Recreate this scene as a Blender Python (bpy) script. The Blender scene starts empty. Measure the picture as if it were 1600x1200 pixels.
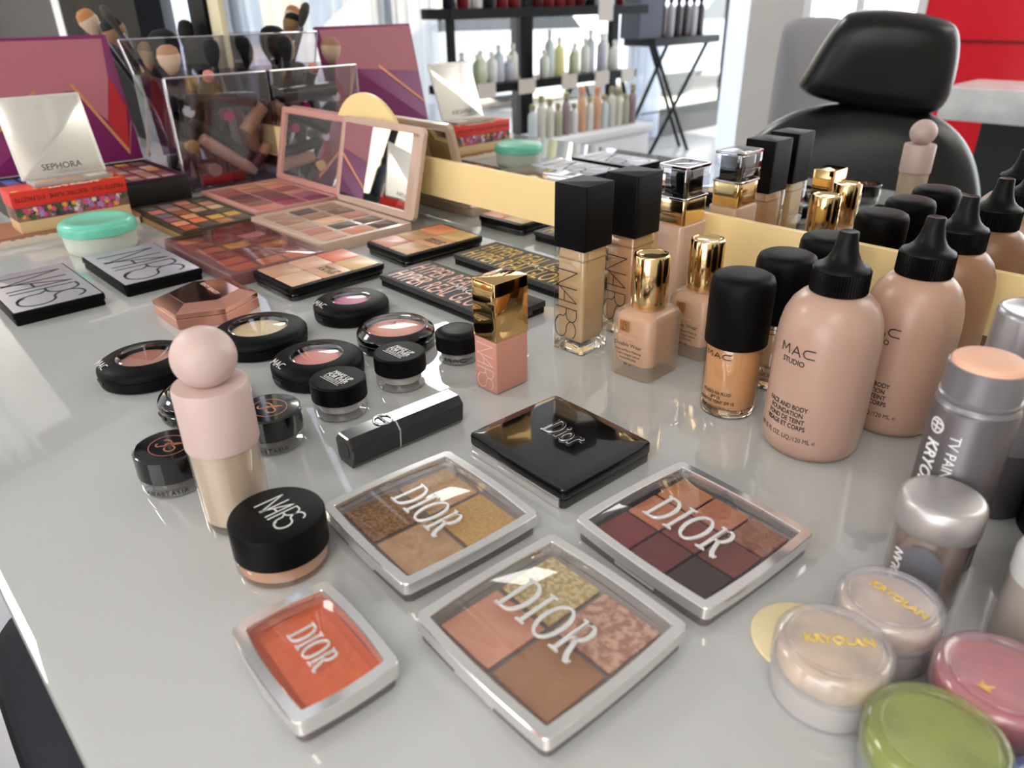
import bpy, bmesh, math, random
from math import sin, cos, pi, radians, sqrt, atan2
from mathutils import Vector, Matrix

# ---------------------------------------------------------------- camera, world, lights, exposure
sc = bpy.context.scene
COL = sc.collection
S = 0.01            # everything below is written in centimetres, z = 0 is the table top
ZT = 75.0           # height of the table top above the floor

FOC, PITCH, YAW, ROLL = 1157.57, radians(27.298), radians(46.593), radians(-0.901)
fw = Vector((-sin(YAW)*cos(PITCH), cos(YAW)*cos(PITCH), -sin(PITCH)))
rt = fw.cross(Vector((0, 0, 1))).normalized()
up = rt.cross(fw)
rt2 = cos(ROLL)*rt + sin(ROLL)*up
up2 = -sin(ROLL)*rt + cos(ROLL)*up
cd = bpy.data.cameras.new('camera')
cd.sensor_width = 36
cd.lens = 36*FOC/1600
cd.clip_start = 0.02
cd.dof.use_dof = True
cd.dof.focus_distance = 0.56
cd.dof.aperture_fstop = 8.5
cam = bpy.data.objects.new('camera', cd)
COL.objects.link(cam)
m = Matrix((rt2, up2, -fw)).transposed().to_4x4()
m.translation = Vector((0, -62.18, 27+ZT))*S
cam.matrix_world = m
sc.camera = cam

w = bpy.data.worlds.new('sky')
sc.world = w
w.use_nodes = True
bg = w.node_tree.nodes['Background']
bg.inputs[0].default_value = (0.92, 0.96, 1.0, 1)
bg.inputs[1].default_value = 3.3

def area(name, loc, size, power, rot, color=(1, 1, 1)):
    l = bpy.data.lights.new(name, 'AREA')
    l.shape = 'RECTANGLE'; l.size = size[0]*S; l.size_y = size[1]*S
    l.energy = power; l.color = color
    o = bpy.data.objects.new(name, l)
    o.location = (loc[0]*S, loc[1]*S, (loc[2]+ZT)*S)
    o.rotation_euler = rot
    COL.objects.link(o)
    return o
sn = bpy.data.lights.new('sun', 'SUN'); sn.energy = 5; sn.angle = radians(1.5); sn.color = (1, .95, .86)
so = bpy.data.objects.new('sun', sn); COL.objects.link(so)
so.rotation_euler = Vector((.45, -.5, .9)).to_track_quat('Z', 'Y').to_euler()
# ceiling fill lights, added to brighten the table and the room
area('ceiling_fill', (75, -200, 168), (80, 180), 14, (0, 0, 0), (1, .96, .9))
area('ceiling_fill', (-300, -150, 170), (70, 70), 22, (0, 0, 0), (1, .98, .95))
area('ceiling_fill', (-190, -330, 170), (70, 40), 10, (0, 0, 0), (1, .98, .95))
# daylight enters by the shop front and two further windows; portals only guide the sampling of the sky
for nm, lc, sz, ro in (('window_portal', (-378, -340, 54), (216, 596), (0, radians(-90), 0)), ('window_portal', (20, -329, 66), (212, 190), (radians(90), 0, 0)),):
    q = area(nm, lc, sz, 1, ro); q.data.cycles.is_portal = True

vs = sc.view_settings
vs.view_transform = 'Standard'; vs.look = 'None'; vs.gamma = 1; vs.use_curve_mapping = False
vs.exposure = 0.78
cy = sc.cycles
cy.use_denoising = True
cy.max_bounces = 14; cy.diffuse_bounces = 3; cy.glossy_bounces = 8; cy.transmission_bounces = 12
cy.transparent_max_bounces = 24
cy.sample_clamp_indirect = 6
cy.caustics_refractive = False
cy.blur_glossy = 0.3

# ---------------------------------------------------------------- helpers
def lin(c):
    out = []
    for v in c[:3]:
        v = v/255
        out.append(v/12.92 if v <= .04045 else ((v+.055)/1.055)**2.4)
    return (*out, 1)

MATS = {}
def mat(name, col, rough=.5, metal=0., coat=0., spec=.5, trans=0., ior=1.45, noise=None, bump=0., bscale=200., emit=0.,
        flake=0., sss=0.):
    """procedural principled material; noise=(colour2, scale, sharpness) mixes a second colour in"""
    if name in MATS: return MATS[name]
    M = bpy.data.materials.new(name); M.use_nodes = True
    nt = M.node_tree; b = nt.nodes['Principled BSDF']
    b.inputs['Base Color'].default_value = lin(col)
    b.inputs['Roughness'].default_value = rough
    b.inputs['Metallic'].default_value = metal
    b.inputs['Coat Weight'].default_value = coat
    b.inputs['Coat Roughness'].default_value = .04
    b.inputs['Specular IOR Level'].default_value = spec
    b.inputs['Transmission Weight'].default_value = trans
    b.inputs['IOR'].default_value = ior
    if sss:
        b.inputs['Subsurface Weight'].default_value = sss
        b.inputs['Subsurface Radius'].default_value = (.01, .006, .004)
        b.inputs['Subsurface Scale'].default_value = .3
    if emit:
        b.inputs['Emission Color'].default_value = lin(col); b.inputs['Emission Strength'].default_value = emit
    tc = nt.nodes.new('ShaderNodeTexCoord')
    if noise:
        n = nt.nodes.new('ShaderNodeTexNoise'); n.inputs['Scale'].default_value = noise[1]
        n.inputs['Detail'].default_value = 4
        nt.links.new(tc.outputs['Object'], n.inputs['Vector'])
        r = nt.nodes.new('ShaderNodeValToRGB')
        k = noise[2]
        r.color_ramp.elements[0].position = .5-k; r.color_ramp.elements[1].position = .5+k
        r.color_ramp.elements[0].color = lin(col); r.color_ramp.elements[1].color = lin(noise[0])
        nt.links.new(n.outputs['Fac'], r.inputs['Fac'])
        nt.links.new(r.outputs['Color'], b.inputs['Base Color'])
    if bump:
        n2 = nt.nodes.new('ShaderNodeTexNoise'); n2.inputs['Scale'].default_value = bscale
        n2.inputs['Detail'].default_value = 5
        nt.links.new(tc.outputs['Object'], n2.inputs['Vector'])
        bp = nt.nodes.new('ShaderNodeBump'); bp.inputs['Strength'].default_value = bump
        bp.inputs['Distance'].default_value = .002
        nt.links.new(n2.outputs['Fac'], bp.inputs['Height'])
        nt.links.new(bp.outputs['Normal'], b.inputs['Normal'])
    MATS[name] = M
    return M

def clearmat(name, tint=(255, 255, 255), gloss=.08, rough=.03, haze=0., hazecol=(230, 230, 232)):
    """thin clear plastic: see-through plus a fresnel gloss, optionally a milky share"""
    if name in MATS: return MATS[name]
    M = bpy.data.materials.new(name); M.use_nodes = True
    nt = M.node_tree; nt.nodes.clear()
    out = nt.nodes.new('ShaderNodeOutputMaterial')
    tr = nt.nodes.new('ShaderNodeBsdfTransparent'); tr.inputs[0].default_value = lin(tint)
    gl = nt.nodes.new('ShaderNodeBsdfGlossy'); gl.inputs['Roughness'].default_value = rough
    df = nt.nodes.new('ShaderNodeBsdfDiffuse'); df.inputs[0].default_value = lin(hazecol)
    mh = nt.nodes.new('ShaderNodeMixShader'); mh.inputs[0].default_value = haze
    nt.links.new(tr.outputs[0], mh.inputs[1]); nt.links.new(df.outputs[0], mh.inputs[2])
    fr = nt.nodes.new('ShaderNodeFresnel'); fr.inputs[0].default_value = 1.5
    ad = nt.nodes.new('ShaderNodeMath'); ad.operation = 'ADD'; ad.inputs[1].default_value = gloss-.04; ad.use_clamp = True
    nt.links.new(fr.outputs[0], ad.inputs[0])
    geo = nt.nodes.new('ShaderNodeNewGeometry')
    inv = nt.nodes.new('ShaderNodeMath'); inv.operation = 'SUBTRACT'; inv.inputs[0].default_value = 1
    nt.links.new(geo.outputs['Backfacing'], inv.inputs[1])
    mu = nt.nodes.new('ShaderNodeMath'); mu.operation = 'MULTIPLY'
    nt.links.new(ad.outputs[0], mu.inputs[0]); nt.links.new(inv.outputs[0], mu.inputs[1]); ad = mu
    mx = nt.nodes.new('ShaderNodeMixShader')
    nt.links.new(ad.outputs[0], mx.inputs[0]); nt.links.new(mh.outputs[0], mx.inputs[1]); nt.links.new(gl.outputs[0], mx.inputs[2])
    nt.links.new(mx.outputs[0], out.inputs[0])
    MATS[name] = M
    return M

class MB:
    def __init__(s): s.v = []; s.f = []
    def add(s, vs_, fs_):
        n = len(s.v); s.v += [tuple(p) for p in vs_]; s.f += [tuple(i+n for i in f) for f in fs_]; return s
    def loft(s, rings, caps=(1, 1), closed=False):
        n = len(rings[0]); vs_ = [p for r in rings for p in r]; fs_ = []
        R = len(rings)
        for k in range(R if closed else R-1):
            a = k*n; b = ((k+1) % R)*n
            for i in range(n):
                j = (i+1) % n; fs_.append((a+i, a+j, b+j, b+i))
        if not closed:
            if caps[0]: fs_.append(tuple(range(n))[::-1])
            if caps[1]: fs_.append(tuple(range((R-1)*n, R*n)))
        return s.add(vs_, fs_)
    def lathe(s, prof, n=48, c=(0, 0), caps=(1, 1)):
        return s.loft([[(c[0]+r*cos(2*pi*i/n), c[1]+r*sin(2*pi*i/n), z) for i in range(n)] for r, z in prof], caps)
    def box(s, x0, x1, y0, y1, z0, z1):
        return s.loft([[(x0, y0, z), (x1, y0, z), (x1, y1, z), (x0, y1, z)] for z in (z0, z1)])
    def slab(s, w, d, z0, z1, r=.3, bev=.08, bulge=0., c=(0, 0)):
        o = [(z0, bev), (z0+bev*.35, bev*.3), (z0+bev, 0), (z1-bev, 0), (z1-bev*.35, bev*.3), (z1, bev)]
        return s.loft([[(c[0]+x, c[1]+y, z) for x, y in rr(w, d, r, i, bulge)] for z, i in o])
    def frame(s, w, d, z0, z1, border, r=.3, bev=.06, bulge=0., c=(0, 0)):
        ri = max(r-border*.6, .05)
        def O(i, z): return [(c[0]+x, c[1]+y, z) for x, y in rr(w, d, r, i, bulge)]
        def I(i, z): return [(c[0]+x, c[1]+y, z) for x, y in rr(w-2*border, d-2*border, ri, -i, bulge)]
        return s.loft([O(bev, z0), O(0, z0+bev), O(0, z1-bev), O(bev, z1), I(bev, z1), I(0, z1-bev), I(0, z0)], closed=True)
    def xf(s, M):
        s.v = [tuple(M @ Vector(p)) for p in s.v]; return s
    def build(s, name, material, parent=None, loc=None, rot=None, smooth=38):
        me = bpy.data.meshes.new(name)
        me.from_pydata([(x*S, y*S, z*S) for x, y, z in s.v], [], s.f)
        bm = bmesh.new(); bm.from_mesh(me); bmesh.ops.recalc_face_normals(bm, faces=bm.faces); bm.to_mesh(me); bm.free()
        me.materials.append(material)
        if smooth:
            me.polygons.foreach_set('use_smooth', [True]*len(me.polygons))
            me.set_sharp_from_angle(angle=radians(smooth))
        return link(name, me, parent, loc, rot)

def link(name, me, parent=None, loc=None, rot=None):
    o = bpy.data.objects.new(name, me); COL.objects.link(o)
    if parent is not None:
        o.parent = parent
        if loc: o.location = (loc[0]*S, loc[1]*S, loc[2]*S)
    else:
        l = loc or (0, 0, 0); o.location = (l[0]*S, l[1]*S, (l[2]+ZT)*S)
    if rot: o.rotation_euler = rot
    return o

def rr(w, d, r, inset=0., bulge=0., n=6, e=6):
    """rounded rectangle outline, counter-clockwise, always the same number of points"""
    hw, hd = w/2-inset, d/2-inset
    r = max(min(r-inset, hw, hd), .01)
    pts = []
    cs = [(hw-r, -hd+r, -90), (hw-r, hd-r, 0), (-hw+r, hd-r, 90), (-hw+r, -hd+r, 180)]
    for k, (cx, cy_, a0) in enumerate(cs):
        for i in range(n+1):
            a = radians(a0+90*i/n); pts.append((cx+r*cos(a), cy_+r*sin(a)))
        nx, ny, na = cs[(k+1) % 4]
        a = radians(na); q = (nx+r*cos(a), ny+r*sin(a)); p = pts[-1]
        for i in range(1, e):
            t = i/e; pts.append((p[0]+(q[0]-p[0])*t, p[1]+(q[1]-p[1])*t))
    if bulge:
        out = []
        for x, y in pts:
            out.append((x*(1+bulge/(w/2)*(1-(y/(d/2))**2)), y*(1+bulge/(d/2)*(1-(x/(w/2))**2))))
        pts = out
    return pts

def thing(name, label, cat, loc=(0, 0, 0), rz=0., group=None, rot=None):
    o = bpy.data.objects.new(name, None); COL.objects.link(o)
    o.empty_display_size = .02
    o.location = (loc[0]*S, loc[1]*S, (loc[2]+ZT)*S)
    o.rotation_euler = rot if rot else (0, 0, radians(rz))
    o['label'] = label; o['category'] = cat
    if group: o['group'] = group
    return o
def tag(o, label, cat, group=None):
    o['label'] = label; o['category'] = cat
    if group: o['group'] = group
    return o
def struct(o): o['kind'] = 'structure'; return o

# surface maps: (u, v, h) -> point; u to the reader's right, v up the letters, h out of the surface
def plane(o, U, V):
    o, U, V = Vector(o), Vector(U).normalized(), Vector(V).normalized(); N = U.cross(V)
    return lambda u, v, h: o+U*u+V*v+N*h
def cyl(r, th0, z0, down=False, cz=1.):
    """wrapped round a cylinder at angle th0 (deg); down=True: the reading runs downward, letters' tops to the right"""
    def f(u, v, h):
        if down: a, z = v, -u
        else: a, z = u, v
        t = radians(th0)+a/r
        return Vector(((r+h)*cos(t), (r+h)*sin(t), z0+z))
    return f
def mapped(name, vs_, fs_, fn, material, parent, h0=.0):
    me = bpy.data.meshes.new(name)
    me.from_pydata([tuple(fn(x, y, z+h0)*S) for x, y, z in vs_], [], fs_)
    me.materials.append(material)
    return link(name, me, parent)

def text(name, body, size, fn, material, parent, ext=.004, bold=0., align='LEFT', sx=1., line=1., spacing=1.):
    cu = bpy.data.curves.new('t', 'FONT'); cu.body = body; cu.size = size; cu.extrude = ext; cu.bevel_depth = bold*.9; cu.bevel_resolution = 0
    cu.align_x = align; cu.space_line = line; cu.space_character = spacing; cu.resolution_u = 3
    ob = bpy.data.objects.new('t', cu)
    me = bpy.data.meshes.new_from_object(ob)
    vs_ = [(v.co.x*sx, v.co.y, v.co.z) for v in me.vertices]; fs_ = [tuple(p.vertices) for p in me.polygons]
    o = mapped(name, vs_, fs_, fn, material, parent, ext*.5+.004)
    bpy.data.objects.remove(ob); bpy.data.curves.remove(cu); bpy.data.meshes.remove(me)
    return o

def shapes(name, letters, fn, material, parent, ext=.03, bev=0.):
    """letters: lists of closed polylines (outer and holes); filled, extruded"""
    vs_, fs_ = [], []
    for polys in letters:
        cu = bpy.data.curves.new('t', 'CURVE'); cu.dimensions = '2D'; cu.fill_mode = 'BOTH'; cu.extrude = ext; cu.bevel_depth = bev
        cu.bevel_resolution = 2
        for p in polys:
            sp = cu.splines.new('POLY'); sp.points.add(len(p)-1); sp.use_cyclic_u = True
            for q, (x, y) in zip(sp.points, p): q.co = (x, y, 0, 1)
        ob = bpy.data.objects.new('t', cu); me = bpy.data.meshes.new_from_object(ob)
        n = len(vs_); vs_ += [tuple(v.co) for v in me.vertices]; fs_ += [tuple(i+n for i in p.vertices) for p in me.polygons]
        bpy.data.objects.remove(ob); bpy.data.curves.remove(cu); bpy.data.meshes.remove(me)
    o = mapped(name, vs_, fs_, fn, material, parent, ext+bev)
    if bev:
        o.data.polygons.foreach_set('use_smooth', [True]*len(o.data.polygons)); o.data.set_sharp_from_angle(angle=radians(50))
    return o

def strokes(name, lines, w, fn, material, parent, sx=1., sy=1., ext=.008, seg=.15):
    """thin ribbons along polylines"""
    vs_, fs_ = [], []
    for L in lines:
        P = [Vector((x*sx, y*sy)) for x, y in L]; Q = [P[0]]
        for a, b in zip(P, P[1:]):
            k = max(1, int((b-a).length/seg))
            for i in range(1, k+1): Q.append(a+(b-a)*i/k)
        n = len(vs_)
        for i, p in enumerate(Q):
            d = (Q[min(i+1, len(Q)-1)]-Q[max(i-1, 0)])
            d = d.normalized() if d.length > 1e-6 else Vector((1, 0))
            q = Vector((-d.y, d.x))*w/2
            vs_ += [(p.x-q.x, p.y-q.y, 0), (p.x+q.x, p.y+q.y, 0), (p.x+q.x, p.y+q.y, ext), (p.x-q.x, p.y-q.y, ext)]
        for i in range(len(Q)-1):
            a = n+4*i; b = a+4
            fs_ += [(a+3, a+2, b+2, b+3), (a, a+3, b+3, b), (a+2, a+1, b+1, b+2)]
    return mapped(name, vs_, fs_, fn, material, parent, .003)

def arc(cx, cy_, rx, ry, a0, a1, n=14):
    return [(cx+rx*cos(radians(a0+(a1-a0)*i/n)), cy_+ry*sin(radians(a0+(a1-a0)*i/n))) for i in range(n+1)]

# monoline wordmark of overlapping tall letters (width 1.35, height 1)
THIN = [[(0, 0), (0, 1)], [(0, 1), (.34, 0)], [(.34, 0), (.34, 1)],
        [(.28, 0), (.62, 1), (.62, 0)], [(.42, .42), (.62, .42)],
        [(.76, 0), (.76, 1), (.88, 1)]+arc(.88, .76, .15, .24, 90, -90)+[(.76, .52)], [(.86, .52)]+arc(1.08, .3, .14, .26, 160, 250)+[(1.12, .0)],
        arc(1.2, .78, .17, .2, 15, 180)+arc(1.2, .78, .17, .24, 180, 270)+arc(1.2, .27, .19, .27, 90, -90)+arc(1.2, .27, .22, .27, 270, 205)]
# three spaced letters with dots, stretched last letter (width 2.3, height 1)
DOTS3 = [[(0, 1), (.02, 0)], [(0, 1), (.32, .3), (.62, 1)], [(.62, 1), (.72, 0)], [(.86, .42), (.9, .42)],
         [(.95, 0), (1.25, 1), (1.6, 0)], [(1.06, .36), (1.45, .36)], [(1.68, .42), (1.72, .42)],
         [(2.6, .92), (2.15, .92)]+arc(2.1, .5, .3, .42, 90, 270)+[(2.15, .08), (2.6, .08)]]
def serif_D(x, w=.80):
    return [[(x, 0), (x, .035), (x+.09, .06), (x+.09, .94), (x, .965), (x, 1), (x+.34, 1)]+[(a, b) for a, b in arc(x+.34, .5, w-.34, .5, 90, -90, 20)][1:-1]+[(x+.34, 0)],
            [(x+.21, .05), (x+.21, .95), (x+.31, .95)]+arc(x+.31, .5, w-.34-.12, .45, 90, -90, 20)[1:-1]+[(x+.31, .05)]]
def serif_I(x):
    return [[(x, 0), (x+.33, 0), (x+.33, .035), (x+.225, .06), (x+.225, .94), (x+.33, .965), (x+.33, 1), (x, 1), (x, .965), (x+.105, .94), (x+.105, .06), (x, .035)]]
def serif_O(x, w=.86):
    return [arc(x+w/2, .5, w/2, .52, 0, 360, 40)[:-1], arc(x+w/2, .5, w/2-.14, .47, 0, 360, 40)[:-1]]
def serif_R(x):
    a = serif_I(x)
    bowl = [[(x+.2, 1), (x+.36, 1)]+arc(x+.36, .74, .27, .26, 90, -90, 16)[1:-1]+[(x+.36, .48), (x+.2, .48)],
            [(x+.22, .955), (x+.34, .955)]+arc(x+.34, .74, .16, .215, 90, -90, 16)[1:-1]+[(x+.34, .525), (x+.22, .525)]]
    leg = [[(x+.3, .5), (x+.44, .5), (x+.62, .12), (x+.74, .03), (x+.8, .04), (x+.76, -.04), (x+.62, -.05), (x+.5, .06)]]
    return [a, bowl, leg]
def word_upper():
    return [serif_D(0), serif_I(.90), serif_O(1.32)]+[q if isinstance(q[0][0], tuple) or True else q for q in serif_R(2.27)]
def sc_polys(letters, k, ox=0, oy=0, kx=None):
    kx = kx or k
    return [[[(x*kx+ox, y*k+oy) for x, y in p] for p in L] for L in letters]
def word_lower():
    D = serif_D(0, .86)
    i1 = [[(.98, 0), (1.16, 0), (1.16, .62), (.98, .62)]]; i2 = [arc(1.07, .8, .11, .1, 0, 360, 16)[:-1]]
    o = [arc(1.56, .31, .32, .34, 0, 360, 30)[:-1], arc(1.56, .31, .18, .27, 0, 360, 30)[:-1]]
    r = [[(1.98, 0), (2.16, 0), (2.16, .4), (2.24, .52), (2.42, .5), (2.48, .6), (2.34, .68), (2.2, .62), (2.16, .58), (2.16, .65), (1.98, .65)]]
    return [D, i1, i2, o, r]

# common materials
BLACK = mat('matte black plastic', (3, 3, 4), .5, spec=.16)
BLACKP = mat('black gloss plastic', (8, 8, 9), .12, coat=.6)
BLACKS = mat('satin black', (3, 3, 4), .42, spec=.2)
SILVER = mat('silver plate', (232, 230, 228), .11, metal=.8)
CHROME = mat('chrome', (225, 225, 228), .05, metal=1)
GOLD = mat('polished gold', (226, 194, 140), .12, metal=1)
GOLDM = mat('champagne gold', (252, 224, 160), .38)
WHITEINK = mat('white print', (225, 225, 222), .5)
BLACKINK = mat('black print', (18, 16, 16), .5)
CLEAR = clearmat('clear plastic')
GLASS = mat('clear glass', (250, 250, 250), .02, trans=1, ior=1.46)
FROST = clearmat('frosted glass', (246, 236, 226), .04, .3, .28, (212, 192, 172))
MIRROR = mat('mirror', (238, 240, 238), .0, metal=1)

# ---------------------------------------------------------------- the setting
TABLEG = mat('white back-painted glass', (186, 187, 184), .0, ior=1.95)
o = MB().loft([[(x, y, z) for x, y in q] for z, q in (
    (-1.4, [(-240, -60.9), (95, -60.9), (95, 0), (-240, 0)]), (-.45, [(-240, -61.4), (95, -61.4), (95, 0), (-240, 0)]),
    (-.12, [(-240, -61.3), (95, -61.3), (95, 0), (-240, 0)]), (0, [(-240, -60.9), (95, -60.9), (95, 0), (-240, 0)]))])
tb = thing('dressing_table', 'long white glossy glass-topped make-up table under the mirror', 'table')
o.build('glass_top', TABLEG, tb, smooth=30)
MB().box(-238, 94, -58, -56, -9, -1.4).build('apron', mat('table white', (220, 220, 216), .4), tb)
for x, y in ((-232, -56), (88, -56), (-232, -6), (88, -6)):
    MB().box(x-2.5, x+2.5, y-2, y+2, -75, -1.4).build('leg', mat('table white', (220, 220, 216), .4), tb)

# wall mirror with its champagne gold trim
mr = thing('wall_mirror', 'long wall mirror standing at the back edge of the table, with gold bands', 'mirror')
MB().box(-137, 90, .0, .6, 0, 130).build('mirror_glass', MIRROR, mr, smooth=0)
MB().box(-137, 90, .0, .25, -.05, 0.0).build('glass_edge', mat('green glass edge', (40, 90, 70), .2), mr, smooth=0)
b = MB(); L = rr(130+129, 4.95, 2.4)
b.loft([[(x+.5, y, z+6.3) for x, z in L] for y in (-.35, -.02)]).build('gold_band', GOLDM, mr, smooth=30)
b = MB(); b.loft([[(-95+9.3*cos(t*pi/24), y, 6.6+9.3*sin(t*pi/24)) for t in range(48)] for y in (-.30, -.02)])
b.build('gold_disc', GOLDM, mr)
MB().box(-140.5, -136.2, -.5, .6, 0, 130).build('side_band', mat('cream trim', (222, 212, 174), .4), mr, smooth=0)

WALLM = mat('white wall paint', (205, 203, 198), .7)
struct(MB().box(-640, 130, -640, 160, -77, -75).build('floor', mat('pale floor', (168, 168, 170), .25), None))
tj = mat('tile joint', (150, 150, 152), .6)
fl = bpy.data.objects['floor']
tm = mat('pale floor tile', (196, 195, 198), .18, noise=((188, 188, 192), 3, .2))
tile = MB().slab(59.6, 59.6, -75, -74.9, .1, .03).build('tile', tm, fl, (0, 0, ZT))
tile.location = (0, 0, 0)
def floor_tiles():
    first = True
    for i in range(8):
        for j in range(8):
            x, y = -30-60*i, 40-60*j
            t = tile if first else tile.copy()
            if not first: COL.objects.link(t); t.parent = fl
            t.location = (x*S, y*S, 0); first = False
floor_tiles()
struct(MB().box(-640, 130, -640, 160, 172, 175).build('ceiling', mat('ceiling white', (236, 235, 232), .8), None))
# wall behind the table, left of the mirror: charcoal panels, a black framed window with a curtain
CHAR = mat('charcoal wall', (62, 62, 64), .5)
wb = struct(MB().box(-520, -176, 1, 8, -75, 172).build('wall_back', CHAR, None, smooth=0))
struct(MB().box(-137, 130, .6, 8, -75, 172).build('wall_back', WALLM, None, smooth=0)); 
struct(MB().box(-232, -226, -.6, 1, 0, 172).build('trim_1', mat('white trim', (225, 225, 222), .4), None, smooth=0))
struct(MB().box(-226, -177, -.4, 1, 0, 172).build('trim_2', BLACK, None, smooth=0))
wn = struct(MB().box(-177, -173, -1.2, 4, 0, 172).box(-147, -140.6, -1.2, 4, 0, 172).build('window_1', BLACK, None, smooth=0))
def curtain(name, x0, y0, x1, y1, z0, z1, amp, waves, label, group='curtains in the shop window', see=.25, col=(206, 213, 226)):
    n = waves*8; b = MB(); d = Vector((x1-x0, y1-y0)); L_ = d.length; d /= L_; nn = Vector((-d.y, d.x))
    rows = []
    for z in (z0, (z0+z1)/2, z1):
        rows.append([(x0+d.x*L_*i/n+nn.x*amp*sin(i*pi/4+.5*sin(i*.37)), y0+d.y*L_*i/n+nn.y*amp*sin(i*pi/4+.5*sin(i*.37)), z) for i in range(n+1)])
    vs_ = [p for r in rows for p in r]; fs_ = []
    for k in range(2):
        for i in range(n): a = k*(n+1)+i; fs_.append((a, a+1, a+n+2, a+n+1))
    b.add(vs_, fs_)
    M = MATS.get('sheer curtain')
    if not M:
        M = bpy.data.materials.new('sheer curtain'); M.use_nodes = True; nt = M.node_tree; nt.nodes.clear()
        out = nt.nodes.new('ShaderNodeOutputMaterial'); tr = nt.nodes.new('ShaderNodeBsdfTransparent')
        tl = nt.nodes.new('ShaderNodeBsdfTranslucent'); tl.inputs[0].default_value = lin(col)
        df = nt.nodes.new('ShaderNodeBsdfDiffuse'); df.inputs[0].default_value = lin(col)
        a = nt.nodes.new('ShaderNodeMixShader'); a.inputs[0].default_value = .8
        c = nt.nodes.new('ShaderNodeMixShader'); c.inputs[0].default_value = 1-see
        nt.links.new(df.outputs[0], a.inputs[1]); nt.links.new(tl.outputs[0], a.inputs[2])
        nt.links.new(tr.outputs[0], c.inputs[1]); nt.links.new(a.outputs[0], c.inputs[2]); nt.links.new(c.outputs[0], out.inputs[0])
        MATS['sheer curtain'] = M
    return tag(b.build(name, M, None, smooth=80), label, 'curtain', group)
curtain('curtain', -174, 7, -146, 7, -10, 172, 1.2, 9, 'white curtain behind the black framed window left of the mirror', None)

# shop front (left wall, x = -380), seen in the mirror
FR = mat('window frame black', (18, 18, 20), .4)
struct(MB().box(-384, -380, -640, 8, -75, -55).box(-384, -380, -640, 8, 165, 172).box(-384, -380, -40, 8, -75, 172).build('wall_left', CHAR, None, smooth=0))
win = MB()
for y in (-116, -205, -222-85, -430, -560): win.box(-383, -378, y-3, y+3, -55, 165)
win.box(-383, -378, -640, -40, 160, 166).box(-383, -378, -640, -40, -58, -53)
wn2 = struct(win.build('window_2', FR, None, smooth=0))
MB().box(-381.4, -381, -640, -40, -55, 163).build('pane', CLEAR, wn2, (0, 0, 0), smooth=0)
# wall opposite the mirror (y = -330): grey pier, windows, red wall
GREY = mat('warm grey plaster', (192, 188, 184), .75)
struct(MB().box(-228, -140, -336, -330, -75, 15).box(-228, -196, -336, -330, 15, 172).build('wall_front', GREY, None, smooth=0))
w3 = MB()
for x in (-196, -170, -142): w3.box(x-2, x+2, -335, -329, 15, 172)
w3.box(-196, -140, -335, -329, 13, 17)
struct(w3.build('window_3', mat('window frame white', (225, 225, 225), .4), None, smooth=0))
struct(MB().box(-140, -80, -336, -330, -75, 172).box(-84, 128, -336, -330, -75, -30).box(-84, 128, -336, -330, 166, 172).build('wall_front', mat('red gloss panel', (224, 26, 42), .3), None, smooth=0))
struct(MB().box(-140, -80, -330, -329.2, 8.5, 9.3).build('trim_3', mat('dark red joint', (110, 10, 18), .5), None, smooth=0))
struct(MB().box(128, 130, -330, 8, -75, 172).build('wall_right', WALLM, None, smooth=0))
# outside: pavement and the building over the road
struct(MB().box(-2400, -384, -1700, 600, -92, -90).build('pavement', mat('sunlit pavement', (214, 204, 188), .8), None, smooth=0))
hb = thing('street_building', 'pale sandstone building across the street, seen through the shop window', 'building')
MB().box(-1500, -1460, -1500, 300, -90, 500).build('facade', mat('sandstone facade', (205, 180, 146), .8), hb, smooth=0)
for k in range(9):
    MB().box(-1460, -1457, -1400+k*180, -1310+k*180, -40, 130).build('window', mat('street glass', (110, 130, 150), .2), hb, smooth=0)
hg = MB(); random.seed(4)
for k in range(60):
    y = -900+k*14+random.uniform(-6, 6); r = random.uniform(14, 26)
    hg.lathe([(r*.3, -90), (r, -78), (r*1.1, -60), (r*.8, -38), (r*.2, -25)], 8, (-900+random.uniform(-10, 10), y))
hg = hg.build('hedge', mat('hedge green', (84, 110, 60), .8, noise=((140, 160, 90), 20, .2)), None); tag(hg, 'low green hedge along the street outside the window', 'hedge')
def car(x, y, col, label):
    c = thing('car', label, 'car', (x, y, -90), 0, 'cars parked outside')
    b = MB(); prof = [(-210, 30), (-205, 62), (-150, 76), (-110, 86), (-60, 132), (60, 136), (125, 92), (195, 78), (212, 60), (212, 30)]
    b.loft([[(xx, yy, zz) for yy, zz in prof] for xx in (-85, 85)])
    b.build('body', mat('car paint %d' % col[0], col, .2, coat=1), c)
    MB().loft([[(xx, yy, zz) for yy, zz in [(-104, 90), (-58, 126), (58, 130), (112, 93)]] for xx in (-86, 86)]).build('windscreen', mat('car glass', (30, 36, 42), .05), c)
    for yy in (-130, 130):
        for xx in (-80, 66):
            MB().lathe([(20, 0), (32, 2), (32, 14), (20, 16)], 24).build('wheel', BLACKS, c, (xx, yy, 32), (0, radians(90), 0))
car(-690, -520, (206, 208, 210), 'silver car parked outside, nearer the left of the window view')
car(-700, -980, (120, 130, 146), 'blue grey car parked outside behind the curtain')

curtain('curtain', -374, -60, -374, -236, -72, 165, 3, 22, 'white sheer curtain at the far left of the shop window')
curtain('curtain', -372, -412, -372, -455, -72, 165, 3, 7, 'narrow white sheer curtain right of the black shelf')
curtain('curtain', -305, -440, -230, -338, -72, 165, 3, 12, 'wide white sheer curtain beside the grey wall pier')

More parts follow.
